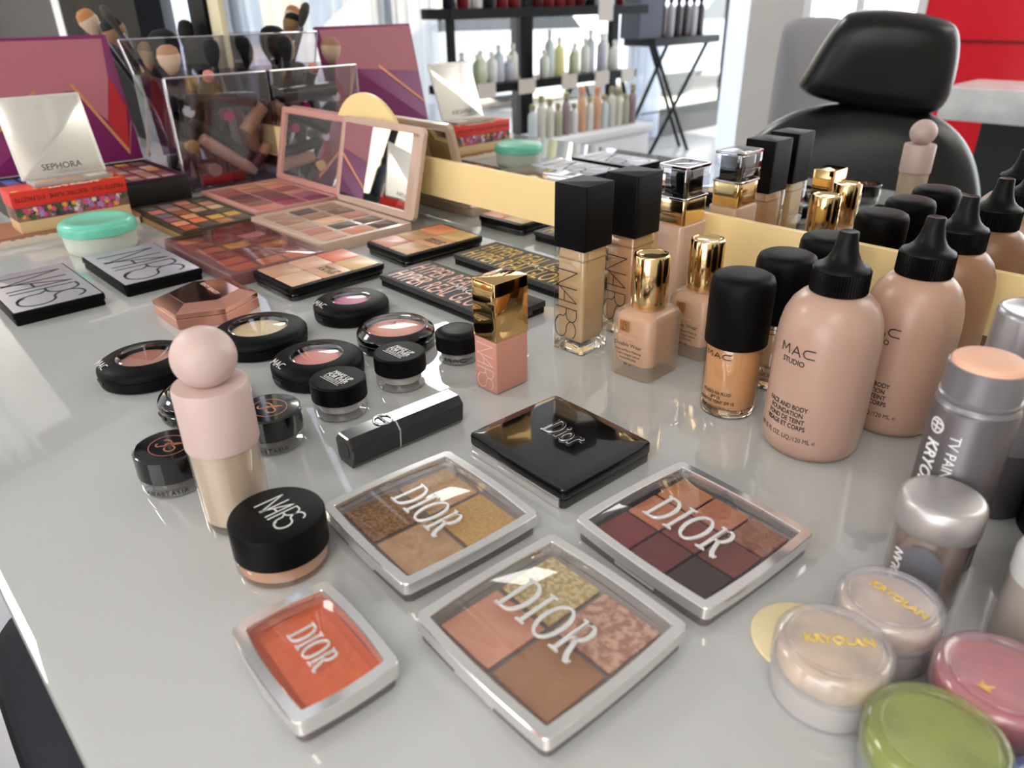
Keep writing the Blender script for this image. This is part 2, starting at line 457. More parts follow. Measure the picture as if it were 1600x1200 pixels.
# black display shelf (x about -300, y -178..-318)
sh = thing('display_shelf', 'tall black open display shelf full of bottles, reflected in the mirror', 'shelf', (-300, 0, -75))
MB().box(-10, 12, -322, -176, 95, 99.5).build('shelf_board', BLACKS, sh, smooth=0)
MB().box(-10, 12, -314, -178, 62, 66).build('shelf_board', BLACKS, sh, smooth=0)
for y in (-185, -236, -306):
    MB().box(-2, 2, y-(1.2 if y == -185 else 2.6), y+(1.2 if y == -185 else 2.6), 0, 135).build('post', BLACKS, sh, smooth=0)
TICKET = mat('price ticket', (196, 188, 180), .6)
for i, y in enumerate((-196, -224, -256, -283, -306)):
    MB().box(12, 12.5, y-6, y+6, 60, 67).build('price_ticket', TICKET, sh, smooth=0)
MB().box(12, 12.5, -290, -278, 92, 103).build('price_ticket', TICKET, sh, smooth=0)
ORD = 'first second third fourth fifth sixth seventh eighth ninth tenth eleventh twelfth thirteenth fourteenth fifteenth sixteenth seventeenth eighteenth nineteenth twentieth'.split()
CNT = {}
def hue(c):
    r_, g_, b_ = c
    if max(c)-min(c) < 22: return 'black' if max(c) < 70 else 'grey' if max(c) < 190 else 'white'
    if r_ > g_*1.6: return 'dark red'
    if r_ > b_ and g_ > b_*1.3 and r_ > 190: return 'amber' if r_ > g_*1.15 else 'yellow'
    if g_ >= r_ and g_ >= b_: return 'pale green'
    if b_ >= r_ and b_ >= g_: return 'bluish' if max(c) > 90 else 'dark blue'
    return 'brownish'
def small_bottle(x, y, z, r, h, col, cap, label, group, neck=.35):
    k_ = CNT.get(group, 0); CNT[group] = k_+1
    t = thing('bottle', '%s %s, %s from the left in the mirror' % (hue(col), label, ORD[k_]), 'bottle', (x, y, z), 0, group)
    MB().lathe([(r*.9, 0), (r, h*.03), (r, h*.66), (r*.8, h*.74), (r*neck, h*.8), (r*neck, h*.84)], 14).build('body', mat('bottle %d %d %d' % col, col, .25), t)
    MB().lathe([(r*neck*1.3, h*.84), (r*neck*1.3, h*.98), (r*neck, h)], 12).build('cap', mat('cap %d %d %d' % cap, cap, .3), t)
random.seed(11)
cols2 = [(210, 214, 205), (150, 170, 110), (190, 205, 160), (225, 228, 226), (178, 190, 205), (150, 150, 176), (228, 224, 205), (225, 232, 226), (190, 215, 205), (205, 220, 200), (180, 205, 205), (226, 220, 110)]
for i in range(20):
    y = -190-i*5.9; c = tuple(min(255, int(v*.6+100)) for v in cols2[i % 12])
    if abs(y+236) < 6: continue
    small_bottle(-299+random.uniform(-1, 3)+(i % 2)*3, y, -9, 2.7, random.uniform(9, 19) + (4 if i > 8 else 0), c, (235, 235, 230), 'bottle on the middle shelf board', 'bottles on the middle shelf board')
for i in range(16):
    y = -184-i*8.3; c = random.choice([(120, 30, 34), (40, 42, 60), (225, 222, 220), (90, 24, 30), (30, 30, 40)])
    if abs(y+236) < 6: continue
    small_bottle(-299, y, 24.5, 3.1, random.uniform(16, 20), c, (20, 20, 22), 'bottle on the top shelf board', 'bottles on the top shelf board', .6)
# low white cabinet with bottles
cb = thing('low_cabinet', 'low white cabinet in front of the black shelf, reflected in the mirror', 'cabinet', (-272, -243, -75))
CW = mat('cabinet white', (214, 216, 220), .35)
MB().slab(24, 98, 0, 37, .5, .3).build('body', CW, cb)
MB().slab(27, 102, 37, 41, .5, .4).build('top', CW, cb)
for k in range(2): MB().slab(.8, 47, 2, 36, .3, .2, c=(12.4, -24.5+49*k)).build('door', CW, cb)
cols3 = [((190, 205, 210), 18), ((196, 190, 178), 22), ((200, 196, 180), 20), ((150, 150, 120), 17), ((120, 96, 100), 22), ((214, 210, 208), 16), ((196, 140, 96), 24), ((208, 206, 200), 18), ((200, 138, 92), 23)]
for i in range(14):
    c, h = cols3[i % 9]
    small_bottle(-268, -208-i*6.0, -34, 2.3, h*.92, tuple(min(255, int(v*.75+50)) for v in c), (200, 140, 100) if i % 9 in (6, 8) else (150, 140, 110), 'bottle on the low white cabinet', 'bottles on the low cabinet', .5)
# folding stand with testers
fs = thing('folding_stand', 'black folding scissor-leg stand holding tester bottles by the bright window', 'stand', (-335, 0, -75))
def bar(b, p, q, r, n=8):
    p, q = Vector(p), Vector(q); d = (q-p).normalized(); a = d.orthogonal().normalized(); c = d.cross(a)
    return b.loft([[tuple(s+a*r*cos(2*pi*i/n)+c*r*sin(2*pi*i/n)) for i in range(n)] for s in (p, q)])
MB().box(-14, 12, -456, -378, 74, 79).build('tray', BLACKS, fs, smooth=0)
ygrid = [-365, -385, -418, -450]
for (ya, yb, x) in ((-386, -436, 6), (-418, -366, -6), (-449, -386, 6), (-370, -392, -8), (-400, -446, -8)):
    bar(MB(), (x, ya, 74 if (ya, yb) != (-370, -392) else 55), (x, yb, 0), 1.35).build('leg', BLACKS, fs)
bar(MB(), (0, -384, 30), (0, -420, 30), .5).build('brace', BLACKS, fs)
tbx = thing('tester_box', 'dark tester display box standing on the folding stand', 'box', (-335, -378, 4))
MB().box(-8, 8, -12, 12, 0, 26).build('case', mat('navy box', (28, 34, 54), .4), tbx, smooth=0)
for i in range(12):
    small_bottle(-333+(i % 2)*6-3, -394-(i//2)*9, 4, 3.0, 17+(i % 2)*8, (52, 40, 44) if i % 3 else (150, 146, 150), (16, 16, 18), 'tester bottle on the folding stand', 'testers on the folding stand', .45)

# salon chair with headrest (behind the photographer, seen in the mirror)
def cushion(b, outline, th, n=9, bias=0.):
    """inflated pad from a flat outline (u,v); thickness along the third axis"""
    cx = sum(p[0] for p in outline)/len(outline); cy_ = sum(p[1] for p in outline)/len(outline)
    rings = []
    for side in (-1, 1):
        ks = [i/n for i in range(n+1)]
        ks = ks if side < 0 else ks[::-1][1:]
        for k in ks:
            k2 = max(k, .02); s_ = sin(k2*pi/2)
            z = side*th*(1-s_**5)**.5 if k2 < 1 else 0
            rings.append([(cx+(p[0]-cx)*s_, cy_+(p[1]-cy_)*s_, z+bias*z*(p[1]-cy_)) for p in outline])
    return b.loft(rings)
def smooth_poly(pts, it=3):
    for _ in range(it):
        q = []
        for i in range(len(pts)):
            a, c = pts[i], pts[(i+1) % len(pts)]
            q += [(.75*a[0]+.25*c[0], .75*a[1]+.25*c[1]), (.25*a[0]+.75*c[0], .25*a[1]+.75*c[1])]
        pts = q
    return pts
LEATHER = mat('black leather', (13, 13, 15), .32, bump=.15, bscale=30)
ch = thing('salon_chair', 'black leather make-up chair with a big padded headrest, reflected in the mirror', 'chair', (-60, -90, 0), 0)
# chair faces the mirror; u runs along direction from the headrest's image-left to image-right end
Uh = Vector((22, -9.5, 0)).normalized(); Nh = Vector((0, 0, 1)).cross(Uh)*-1
def chairM(c, tilt=0):
    Z = (Vector((0, 0, 1))*cos(tilt)+Nh*sin(tilt)).normalized(); N = Uh.cross(Z)
    M_ = Matrix((Uh, Z, N)).transposed().to_4x4(); M_.translation = Vector(c); return M_
hp = smooth_poly([(x*1.08, y*1.05) for x, y in [(-12.5, -3), (-8.5, 6.0), (-5.5, 8.8), (8.5, 7.2), (11.5, 4), (12, -7), (8, -9.2), (-9.5, -6.6), (-13, -4.6)]], 3)
cushion(MB(), hp, 4.6).xf(chairM((-.5, -.5, 16.2), radians(-6))).build('headrest', LEATHER, ch, smooth=60)
bp_ = smooth_poly([(-27, -30), (-26, -10), (-16, 2), (0, 5), (15, 2), (23, -10), (25, -34), (0, -48)], 3)
cushion(MB(), bp_, 6).xf(chairM((-1.5, -1, 4.8), radians(8))).build('backrest', LEATHER, ch, smooth=60)
for s_ in (-4, 4):
    bar(MB(), Vector((-.5, -.5, 3))+Uh*s_, Vector((-.5, -.5, 12))+Uh*s_, .6).build('headrest_bar', CHROME, ch)
MB().slab(46, 44, -42, -32, 6, 3).xf(Matrix.Rotation(atan2(Uh.y, Uh.x), 4, 'Z')).xf(Matrix.Translation((-6, -30, 0))).build('seat', LEATHER, ch)
MB().lathe([(4, -72), (4, -40)], 20, (-6, -30)).lathe([(22, -75), (22, -73.5), (6, -71)], 32, (-6, -30)).build('base', CHROME, ch)
for s_ in (-1,):
    bar(MB(), (-3, 19.6, -26.5), (22, 20.6, -26.5), 4.2, 20).build('armrest', LEATHER, ch, smooth=60)
    bar(MB(), (6, 19, -30), (4, -8, -40), 1.2, 12).build('armrest_strut', CHROME, ch)
# grey armchair and counter further back
gc = thing('armchair', 'grey upholstered armchair against the grey pier, reflected in the mirror', 'chair', (-130, -206, -75))
gp = smooth_poly([(-12, 0), (-12, 90), (-10, 96), (10, 96), (12, 90), (12, 0)], 2)
cushion(MB(), gp, 6, 5).xf(Matrix.Rotation(radians(90), 4, 'X')).xf(Matrix.Rotation(radians(-45), 4, 'Z')).build('backrest', mat('grey velour', (150, 146, 150), .8), gc, smooth=60)
MB().slab(30, 30, 30, 44, 4, 2, c=(5, 18)).build('seat', MATS['grey velour'], gc)
for i in (-8, 18):
    for j in (8, 30): MB().box(i-1, i+1, j-1, j+1, 0, 30).build('leg', BLACKS, gc, smooth=0)
ct = thing('reception_counter', 'white marble-topped counter in front of the red wall', 'counter', (-60, -262, -75))
MB().slab(80, 36, 62, 73, .6, .4, c=(2, 0)).build('worktop', mat('white marble', (226, 226, 224), .2, noise=((205, 205, 206), 8, .15)), ct)
MB().box(-24, 38, -14, 14, 0, 65).build('body', mat('counter charcoal', (20, 21, 24), .5), ct, smooth=0)

# velvet chair pushed under the table, black stool (bottom left corner)
VELV = mat('charcoal velvet', (46, 46, 54), .85, bump=.3, bscale=60)
vc = thing('tub_chair', 'dark grey velvet chair with piped edge pushed under the table edge', 'chair', (-45.5, -40.4, -75))
vo = rr(42, 46, 5, 0, .6)
b = MB(); b.loft([[(x*k, y*k, z) for x, y in vo] for z, k in ((20, .86), (30, .95), (48, 1.0), (53, .995), (55.5, .96), (56.5, .88))]).build('backrest', VELV, vc, smooth=60)
pz = MB(); ring = []
pz.loft([[(x*(1.0+.018*cos(a)), y*(1.0+.018*cos(a)), 50+.9*sin(a)) for x, y in vo] for a in [2*pi*i/8 for i in range(8)]], closed=True).build('piping', mat('velvet piping', (34, 34, 40), .8), vc, smooth=60)
for x in (-13, 13):
    for y in (-15, 15): MB().lathe([(1.2, 0), (2, 20)], 12, (x, y)).build('leg', BLACKS, vc)
#--PART2--
# ================================================================ the products on the table
def pan_mat(c, sp=None, sc_=60, k=.16, bump=.5, rough=.62, bs=700):
    key = 'powder %d %d %d' % tuple(c)+(' s' if sp else '')
    return mat(key, c, rough, noise=(sp, sc_*5, k) if sp else None, bump=bump, bscale=bs)

# ---- clear-framed square palettes with raised serif letters
PLASTIC = mat('smoky clear plastic', (104, 96, 98), .12)
TRAY = mat('grey tray', (132, 122, 118), .35, metal=.3)
LETTER = mat('raised silver letters', (240, 238, 236), .16, metal=.6)
def framed(label, c, rz, w_, d_, pans, nx, ny, H=1.4, gap=.13, lw=None, lx=None, ly=None, border=.55, traycol=TRAY, gl=.05):
    t = thing('framed_palette', label, 'makeup palette', (c[0], c[1], 0), rz)
    MB().slab(w_-.25, d_-.25, 0, .66, .45, .12, .1).build('base', PLASTIC, t)
    MB().frame(w_, d_, .66, H, border, .35, .045, .16).build('frame', SILVER, t)
    MB().slab(w_-2*border+.05, d_-2*border+.05, .62, .72, .1, .02, .1).build('tray', traycol, t)
    iw, idp = w_-2*border-.7, d_-2*border-.7
    for i in range(nx):
        for j in range(ny):
            c_ = pans[i][j]
            pw, pd = (iw-gap*(nx-1))/nx, (idp-gap*(ny-1))/ny
            M_ = c_ if isinstance(c_, bpy.types.Material) else pan_mat(c_)
            MB().slab(pw, pd, .72, .86, .12, .04, c=(-iw/2+pw/2+i*(pw+gap), -idp/2+pd/2+j*(pd+gap))).build('pan', M_, t)
    MB().slab(w_-2*border+.02, d_-2*border+.02, H-.22, H-.1, .15, .03, .12).build('window', clearmat('palette window', gloss=gl, rough=.04), t)
    lw = lw or w_*.46; k = lw/3.05
    ll = sc_polys(word_upper(), k*1.45, -lw/2+(lx or 0), -k*.72+(ly or 0), k)
    shapes('raised_letters', ll, plane((0, 0, H-.1), (1, 0, 0), (0, 1, 0)), LETTER, t, .035, .014)
    # hinge pins and the clasp notch on the front
    MB().slab(w_*.35, .25, .2, .75, .08, .04, c=(0, d_/2-.02)).build('hinge', PLASTIC, t)
    MB().slab(w_*.3, .16, .35, .62, .06, .03, c=(0, -d_/2-.0)).build('clasp', SILVER, t)
    return t
sp = pan_mat
framed('square four-pan palette with brown and golden tan pans, silver clear frame, raised letters', (-28.2, -42.15), -4, 8.85, 8.95,
       [[sp((150, 112, 78), (112, 78, 52), 90, .1), sp((190, 156, 118), (176, 138, 100), 90)], [sp((192, 156, 120), (178, 140, 106), 40), sp((192, 152, 92), (172, 132, 78), 90)]], 2, 2, gap=.28, lw=4.6, lx=-.1)
framed('square four-pan palette nearest the camera, coral, champagne, rose and bronze pans, silver clear frame', (-17.5, -43.45), -2.5, 9.05, 9.1,
       [[sp((208, 142, 120), (200, 156, 132), 12, .3), sp((208, 188, 144), (168, 144, 98), 70, .09)], [sp((154, 112, 84), (170, 124, 96), 14, .3), sp((202, 162, 144), (162, 118, 100), 45, .07)]], 2, 2, gap=.28, lw=5.0, lx=-.2, ly=.1)
framed('square nine-pan eyeshadow palette with orange, brick, burgundy and plum pans in a silver frame', (-16.85, -32.8), -5.2, 9.15, 9.1,
       [[sp((122, 52, 56)), sp((186, 116, 84)), sp((180, 122, 88))], [sp((104, 50, 54)), sp((142, 76, 70), (120, 60, 56), 40), sp((182, 118, 92), (168, 104, 78), 50)],
        [sp((64, 48, 52)), sp((116, 64, 58)), sp((128, 84, 70), (150, 106, 86), 60)]], 3, 3, gap=.17, lw=5.0, lx=-.1, traycol=mat('dark tray', (70, 66, 70), .25, metal=.6), gl=.09)
framed('small oblong blush compact with one bright coral orange pan and silver clear frame', (-23.9, -52.15), -3.6, 6.85, 4.95,
       [[sp((222, 112, 74), (214, 102, 66), 40)]], 1, 1, H=1.5, lw=2.7, border=.55, traycol=mat('coral tray', (206, 98, 62), .4), lx=.1)

# ---- black gloss compact with silver base edge
t = thing('black_compact', 'glossy black closed square compact with silver side strip and raised silver letters', 'compact', (-28.2, -31.3, 0), -2.5)
MB().slab(8.9, 8.0, 0, .72, .35, .08).build('base', BLACKP, t)
MB().slab(.3, 7.4, .06, .72, .06, .03, c=(-4.38, 0)).build('side_strip', SILVER, t)
MB().slab(8.2, .34, .04, .74, .06, .03, c=(0, -3.98)).build('side_strip', SILVER, t)
b = MB(); b.loft([[(x, y, z+.10*(1-(x/4.6)**2)*(1-(y/4.2)**2)) for x, y in rr(9.0, 8.1, .35, i, .05)] for z, i in ((.74, .05), (.78, 0), (1.34, 0), (1.42, .04), (1.47, .14), (1.49, .8), (1.5, 1.8), (1.5, 2.8), (1.5, 3.8))])
b.build('lid', BLACKP, t, smooth=30)
shapes('raised_letters', sc_polys(word_lower(), 1.75, -1.5, -.55, 1.2), plane((.1, .2, 1.6), (1, 0, 0), (0, 1, 0)), CHROME, t, .02, .03)

# ---- lipstick lying down
t = thing('lipstick_tube', 'black gloss faceted lipstick lying on its side with a silver ring monogram', 'lipstick', (-37.2, -37.4, 1.12), 87.5)
b = MB(); P8 = [(-1.0, -.75), (-.75, -1.1), (.75, -1.1), (1.0, -.75), (1.1, .55), (.6, 1.08), (-.6, 1.08), (-1.1, .55)]
b.loft([[(x, y*k, z*k) for y, z in P8] for x, k in ((-4.55, .93), (-4.45, 1), (-.94, 1))]).build('cap', BLACKP, t, smooth=25)
b = MB(); b.loft([[(x, y*k, z*k) for y, z in P8] for x, k in ((-.86, 1), (4.4, 1), (4.5, .93))]).build('base', BLACKP, t, smooth=25)
b = MB(); b.loft([[(x, y*k, z*k) for y, z in P8] for x, k in ((-.95, .99), (-.95, 1.02), (-.85, 1.02), (-.85, .99))]).build('seam_band', CHROME, t, smooth=0)
ringv = [[((.62+.09*cos(a))*cos(u)-1.5, (.62+.09*cos(a))*sin(u), 1.12+.09*sin(a)) for u in [2*pi*i/32 for i in range(32)]] for a in [2*pi*k/8 for k in range(8)]]
MB().loft(ringv, closed=True).build('ring_monogram', CHROME, t, smooth=60)
bar(MB(), (-1.5, -.6, 1.14), (-1.5, .6, 1.14), .07).build('ring_bar', CHROME, t)
MB().lathe([(.62, -.02), (.62, .02)], 24).xf(Matrix.Translation((-4.56, 0, 0)) @ Matrix.Rotation(radians(-90), 4, 'Y')).build('end_seal', mat('end seal', (46, 46, 48), .35), t)

# ---- flask with ball stopper
def ball_flask():
    t = thing('ball_flask', 'tall clear flask of pearly beige liquid with pale pink cap and ball stopper', 'bottle', (-36.9, -49.6, 0), 0)
    MB().lathe([(1.72, 0), (1.84, .12), (1.86, .5), (1.98, 5.4)], 48).build('glass', clearmat('flask wall', (250, 246, 240), .07), t)
    MB().lathe([(1.6, .55), (1.74, .7), (1.86, 5.35), (.8, 5.38)], 48).build('liquid', mat('pearl liquid', (210, 196, 180), .28, metal=.12, coat=.3, noise=((192, 176, 158), 18, .3)), t)
    MB().lathe([(1.6, .02), (1.72, .5), (1.2, .52)], 48, caps=(1, 0)).build('glass_foot', clearmat('glass foot', (225, 222, 228), .18, .05, .1, (200, 196, 205)), t)
    PK = mat('pale pink plastic', (210, 184, 176), .42)
    MB().lathe([(1.97, 5.42), (2.0, 5.5), (2.0, 8.95), (1.93, 9.1), (1.2, 9.14)], 48).build('cap', PK, t)
    MB().lathe([(1.68*sin(pi*i/24)+.001, 10.6-1.66*cos(pi*i/24)) for i in range(25)], 48).build('ball', PK, t, smooth=80)
ball_flask()

# ---- loose powder jar with wordmark lid (front left)
t = thing('powder_jar', 'beige setting powder jar with thick matte black lid, in front of the ball flask', 'jar', (-31.7, -49.5, 0))
MB().lathe([(2.1, 0), (2.38, .1), (2.5, .4), (2.5, 1.25)], 48).build('glass', clearmat('jar wall', (240, 228, 220), .1), t)
MB().lathe([(2.1, .28), (2.32, .4), (2.36, 1.25)], 48).build('powder', mat('beige powder', (206, 172, 148), .7), t)
MB().lathe([(2.44, 1.22), (2.52, 1.25), (2.52, 2.98), (2.46, 3.12), (2.3, 3.18)], 56).build('lid', BLACK, t)
strokes('wordmark', THIN, .09, plane((-1.25, -.62, 3.18), (1, 0, .0), (0, 1, 0)), WHITEINK, t, 1.95, 1.7)

# ---- small pots
def pot(c, R, Hb, Hl, label, lidmat, glassH=None, inner=(214, 206, 200), tw=None, name='pot'):
    t = thing(name, label, 'jar', (c[0], c[1], 0))
    MB().lathe([(R*.84, 0), (R*.95, .1), (R, .35), (R, Hb-.05)], 44).build('glass', clearmat('pot wall', (236, 236, 236), .14), t)
    MB().lathe([(R*.6, Hb*.38), (R*.8, Hb*.45), (R*.86, Hb), (.3, Hb)], 40).build('product', mat('pot %d %d %d' % inner, inner, .45), t)
    MB().lathe([(R*.80, .02), (R*.92, .12), (R*.5, .3)], 40, caps=(1, 0)).build('glass_foot', clearmat('pot foot', (236, 236, 238), .3, .04, .3), t)
    MB().lathe([(R*1.0, Hb), (R*1.03, Hb+.04), (R*1.03, Hb+Hl-.1), (R*.99, Hb+Hl-.02), (R*.93, Hb+Hl)], 48).build('lid', lidmat, t)
    return t
for c_, lab in (((-43.9, -38.2), 'clear pot with matte black printed lid, nearer the camera of the printed pair'), ((-44.4, -32.3), 'clear pot with matte black printed lid, farther of the printed pair')):
    t = pot(c_, 1.98, 1.35, 1.45, lab, BLACK)
    text('lid_print', 'MAKE UP\nFOR EVER', .62, plane((.05, .25, 2.8), (1, .05, 0), (-.05, 1, 0)), WHITEINK, t, bold=.012, align='CENTER', sx=.85, line=.8)
    text('lid_print', 'PROFESSIONAL-PARIS', .2, plane((.05, -.62, 2.8), (1, .05, 0), (-.05, 1, 0)), WHITEINK, t, align='CENTER')
    strokes('lid_rule', [[(-1.1, .0), (1.1, 0)], [(-1.1, -.36), (1.1, -.36)]], .05, plane((.05, -.38, 2.8), (1, .05, 0), (-.05, 1, 0)), WHITEINK, t)
t = pot((-44.8, -26.0), 1.85, 1.05, 1.45, 'small clear pot with a plain domed black lid beside the tall pink and gold stick', BLACKS, inner=(168, 166, 168))
MB().lathe([(1.75, 2.48), (1.6, 2.62), (1.1, 2.72), (.01, 2.76)], 40).build('lid_dome', BLACKS, t, smooth=80)
strokes('wordmark', DOTS3, .06, cyl(1.87, -78, .35), BLACKINK, t, .75, .38)
ROSEG = mat('rose gold print', (214, 140, 104), .3, metal=.6)
for c_, lab in (((-43.4, -50.7), 'glossy black lidded brow pot with rose gold monogram at the left of the ball flask'), ((-43.4, -43.9), 'glossy black lidded brow pot with rose gold monogram to the right behind the ball flask')):
    t = pot(c_, 2.05, 1.15, 1.6, lab, BLACKP, inner=(92, 82, 76))
    pl = plane((.05, .0, 2.75), (1, .0, 0), (0, 1, 0))
    strokes('oval_monogram', [arc(0, 0, 1.25, 1.15, 0, 360, 40)], .05, pl, ROSEG, t)
    strokes('swash_letters', [arc(-.35, .1, .4, .22, 200, -80, 14)+[(.1, .5), (.35, .75)], [(.4, .8), (.05, .1), (-.3, -.5)]+arc(-.45, -.45, .2, .15, 0, -200, 8),
            arc(.4, -.1, .35, .3, 120, -150, 14)], .1, pl, ROSEG, t)
    text('side_print', 'ANASTASIA', .42, cyl(2.08, -75, .35), BLACKINK, t, spacing=1.3)

# ---- round domed compacts
def dome(c, R, win, label, col, col2, gloss=False, mark=True, H=1.85, spec_=None):
    t = thing('domed_compact', label, 'compact', (c[0], c[1], 0))
    k = R/3.6
    B = BLACKP if gloss else BLACK
    MB().lathe([(R*.9, 0), (R*.985, .12), (R, .35), (R, .88), (R*.985, .94)], 64).build('base', B, t)
    prof = [(R*.985, .96), (R*1.005, 1.02), (R*1.0, 1.28), (R*.96, 1.5), (R*.86, 1.72), (win+.12, H), (win, H+.02), (win-.03, H-.25)]
    b = MB(); b.lathe(prof, 64, caps=(0, 0)); b.build('lid', B, t, smooth=50)
    MB().lathe([(R*.95, .9), (R*.95, 1.2), (.1, 1.2)], 48, caps=(0, 1)).build('inner_well', mat('well black', (16, 16, 17), .4), t)
    pr = [(win*.98, 1.22)]+[(win*.98*cos(a), 1.22+.42*sin(a)) for a in [radians(x) for x in (10, 25, 45, 65, 80, 89)]]
    MB().lathe(pr, 48).build('powder', mat('baked %d %d %d' % col, col, .45, noise=(col2, 14, .14), bump=.2, bscale=60), t, smooth=80)
    pr = [(win*1.0*cos(a)+.02, H-.02+.34*sin(a)) for a in [radians(x) for x in (0, 12, 25, 40, 55, 70, 82, 89)]]
    MB().lathe(pr, 48, caps=(0, 1)).build('window', clearmat('dome window', gloss=.11, rough=.02), t, smooth=80)
    MB().slab(1.3, .12, .55, .8, .05, .02, c=(0, -R*.99)).build('thumb_notch', mat('notch', (8, 8, 8), .5), t)
    if mark:
        strokes('wordmark', DOTS3, .07, plane((-R*.35, -R*.93, 1.72), (1, 0, 0), (0, .86, .32)), WHITEINK, t, .62, .62)
    return t
dome((-60.5, -46.1), 3.75, 2.25, 'round black domed compact with brownish pink powder, leftmost of the round compacts', (176, 118, 98), (150, 96, 80))
dome((-59.6, -36.6), 4.1, 2.6, 'largest round black domed compact with cream champagne powder, by the rose gold compact', (220, 196, 158), (196, 166, 122))
dome((-59.7, -27.0), 3.6, 2.0, 'round black domed compact with magenta pink powder, farthest of the round compacts', (206, 124, 152), (190, 96, 130))
dome((-51.0, -28.0), 3.45, 2.75, 'round glossy black compact with a wide peach pink window and a dark mark', (214, 142, 124), (200, 122, 106), True, False)
dome((-50.6, -36.1), 3.7, 2.15, 'round black domed compact with rosy pink baked powder behind the printed pots', (216, 136, 128), (196, 108, 104))
dome((-51.4, -45.2), 3.3, 2.5, 'glossy black round compact with a wide taupe brown window, half hidden behind the ball flask', (140, 104, 94), (116, 82, 74), True, False)
strokes('window_mark', [[(-.3, -.4), (0, .3), (.5, .9)], [(0, .3), (.35, -.45)], [(.1, .2), (.6, -.3)]], .07, plane((.1, -.3, 2.16), (1, 0, 0), (0, 1, 0)), BLACKINK, bpy.data.objects['domed_compact.003'])

# ---- pink and gold square stick
t = thing('square_stick', 'upright square stick with pink lower half and mirror gold cap, beside the black compact', 'lip stick', (-38.6, -26.75, 0), 0)
MB().slab(2.15, 3.0, 0, .12, .1, .04).build('foot', mat('pink shade', (180, 122, 106), .5), t)
MB().slab(2.45, 3.35, .1, 4.4, .1, .05).build('base', mat('dusty coral pink', (202, 142, 124), .45), t)
MB().slab(2.5, 3.4, 4.42, 9.0, .07, .05).build('cap', mat('bright gold', (222, 182, 122), .03, metal=1), t)
strokes('wordmark', THIN, .05, plane((-.95, -1.675, 3.95), (0, 0, -1), (1, 0, 0)), mat('silver pink print', (236, 206, 196), .3), t, 2.65, 1.8)

# ---- tall square bottles
def square_bottle(c, liquid, label, w_=3.35, d_=3.6):
    t = thing('square_bottle', label, 'bottle', (c[0], c[1], 0), 1)
    b = MB(); b.slab(w_, d_, 0, 9.1, .28, .1).build('glass', clearmat('bottle wall', (244, 240, 232), .09), t)
    MB().slab(w_-.16, d_-.16, .04, .86, .25, .1).build('glass_foot', GLASS, t)
    b = MB(); b.loft([[(x, y, z) for x, y in rr(w_-.55, d_-.55, .35, i)] for z, i in ((.9, .5), (1.0, .2), (1.5, .0), (8.6, 0), (9.0, .12))]).build('liquid', mat('foundation %d' % liquid[0], liquid, .35), t)
    b = MB(); random.seed(liquid[0])
    b.build('x', BLACK, t) if False else None
    MB().slab(w_-.42, d_-.42, 8.15, 8.3, .3, .04).build('residue_line', mat('residue %d' % liquid[0], tuple(int(v*.8) for v in liquid), .5), t)
    MB().slab(w_-.04, d_-.04, 9.1, 14.3, .14, .07).build('cap', BLACK, t)
    strokes('wordmark', THIN, .075, plane((-w_/2+.35, -d_/2, 7.3), (0, 0, -1), (1, 0, 0)), BLACKINK, t, 4.3, w_-1.0)
    text('side_print', '0.5 6.9', .42, plane((w_/2, d_/2-.3, 4.2), (0, 0, -1), (0, 1, 0)), mat('faint print', (150, 132, 112), .5), t)
    return t
square_bottle((-39.1, -16.9), (206, 178, 142), 'tall square bottle of light beige foundation with matte black cap, left of the pair')
square_bottle((-38.6, -11.1), (190, 146, 112), 'tall square bottle of warm beige foundation with matte black cap, half behind the lighter one')

# ---- clear-capped bottle
t = thing('clear_cap_bottle', 'beige foundation bottle with a thick clear cap over a gold and black collar', 'bottle', (-38.1, -4.5, 0), 0)
MB().slab(3.4, 4.0, 0, 8.9, .6, .15).build('glass', mat('frosted beige', (200, 164, 140), .35, coat=.3), t)
MB().slab(3.0, 3.5, 8.9, 11.2, .3, .06).build('gold_collar', GOLD, t)
MB().slab(2.3, 2.9, 11.3, 13.6, .25, .05).build('inner_cap', BLACKP, t)
MB().slab(3.2, 3.8, 11.1, 14.05, .4, .1).build('outer_cap', clearmat('thick clear cap', (246, 246, 250), .16), t)
MB().frame(3.24, 3.84, 13.8, 14.1, .22, .4, .06).build('cap_rim', CHROME, t)
MB().frame(3.24, 3.84, 11.15, 11.4, .18, .4, .06).build('cap_rim', CHROME, t)

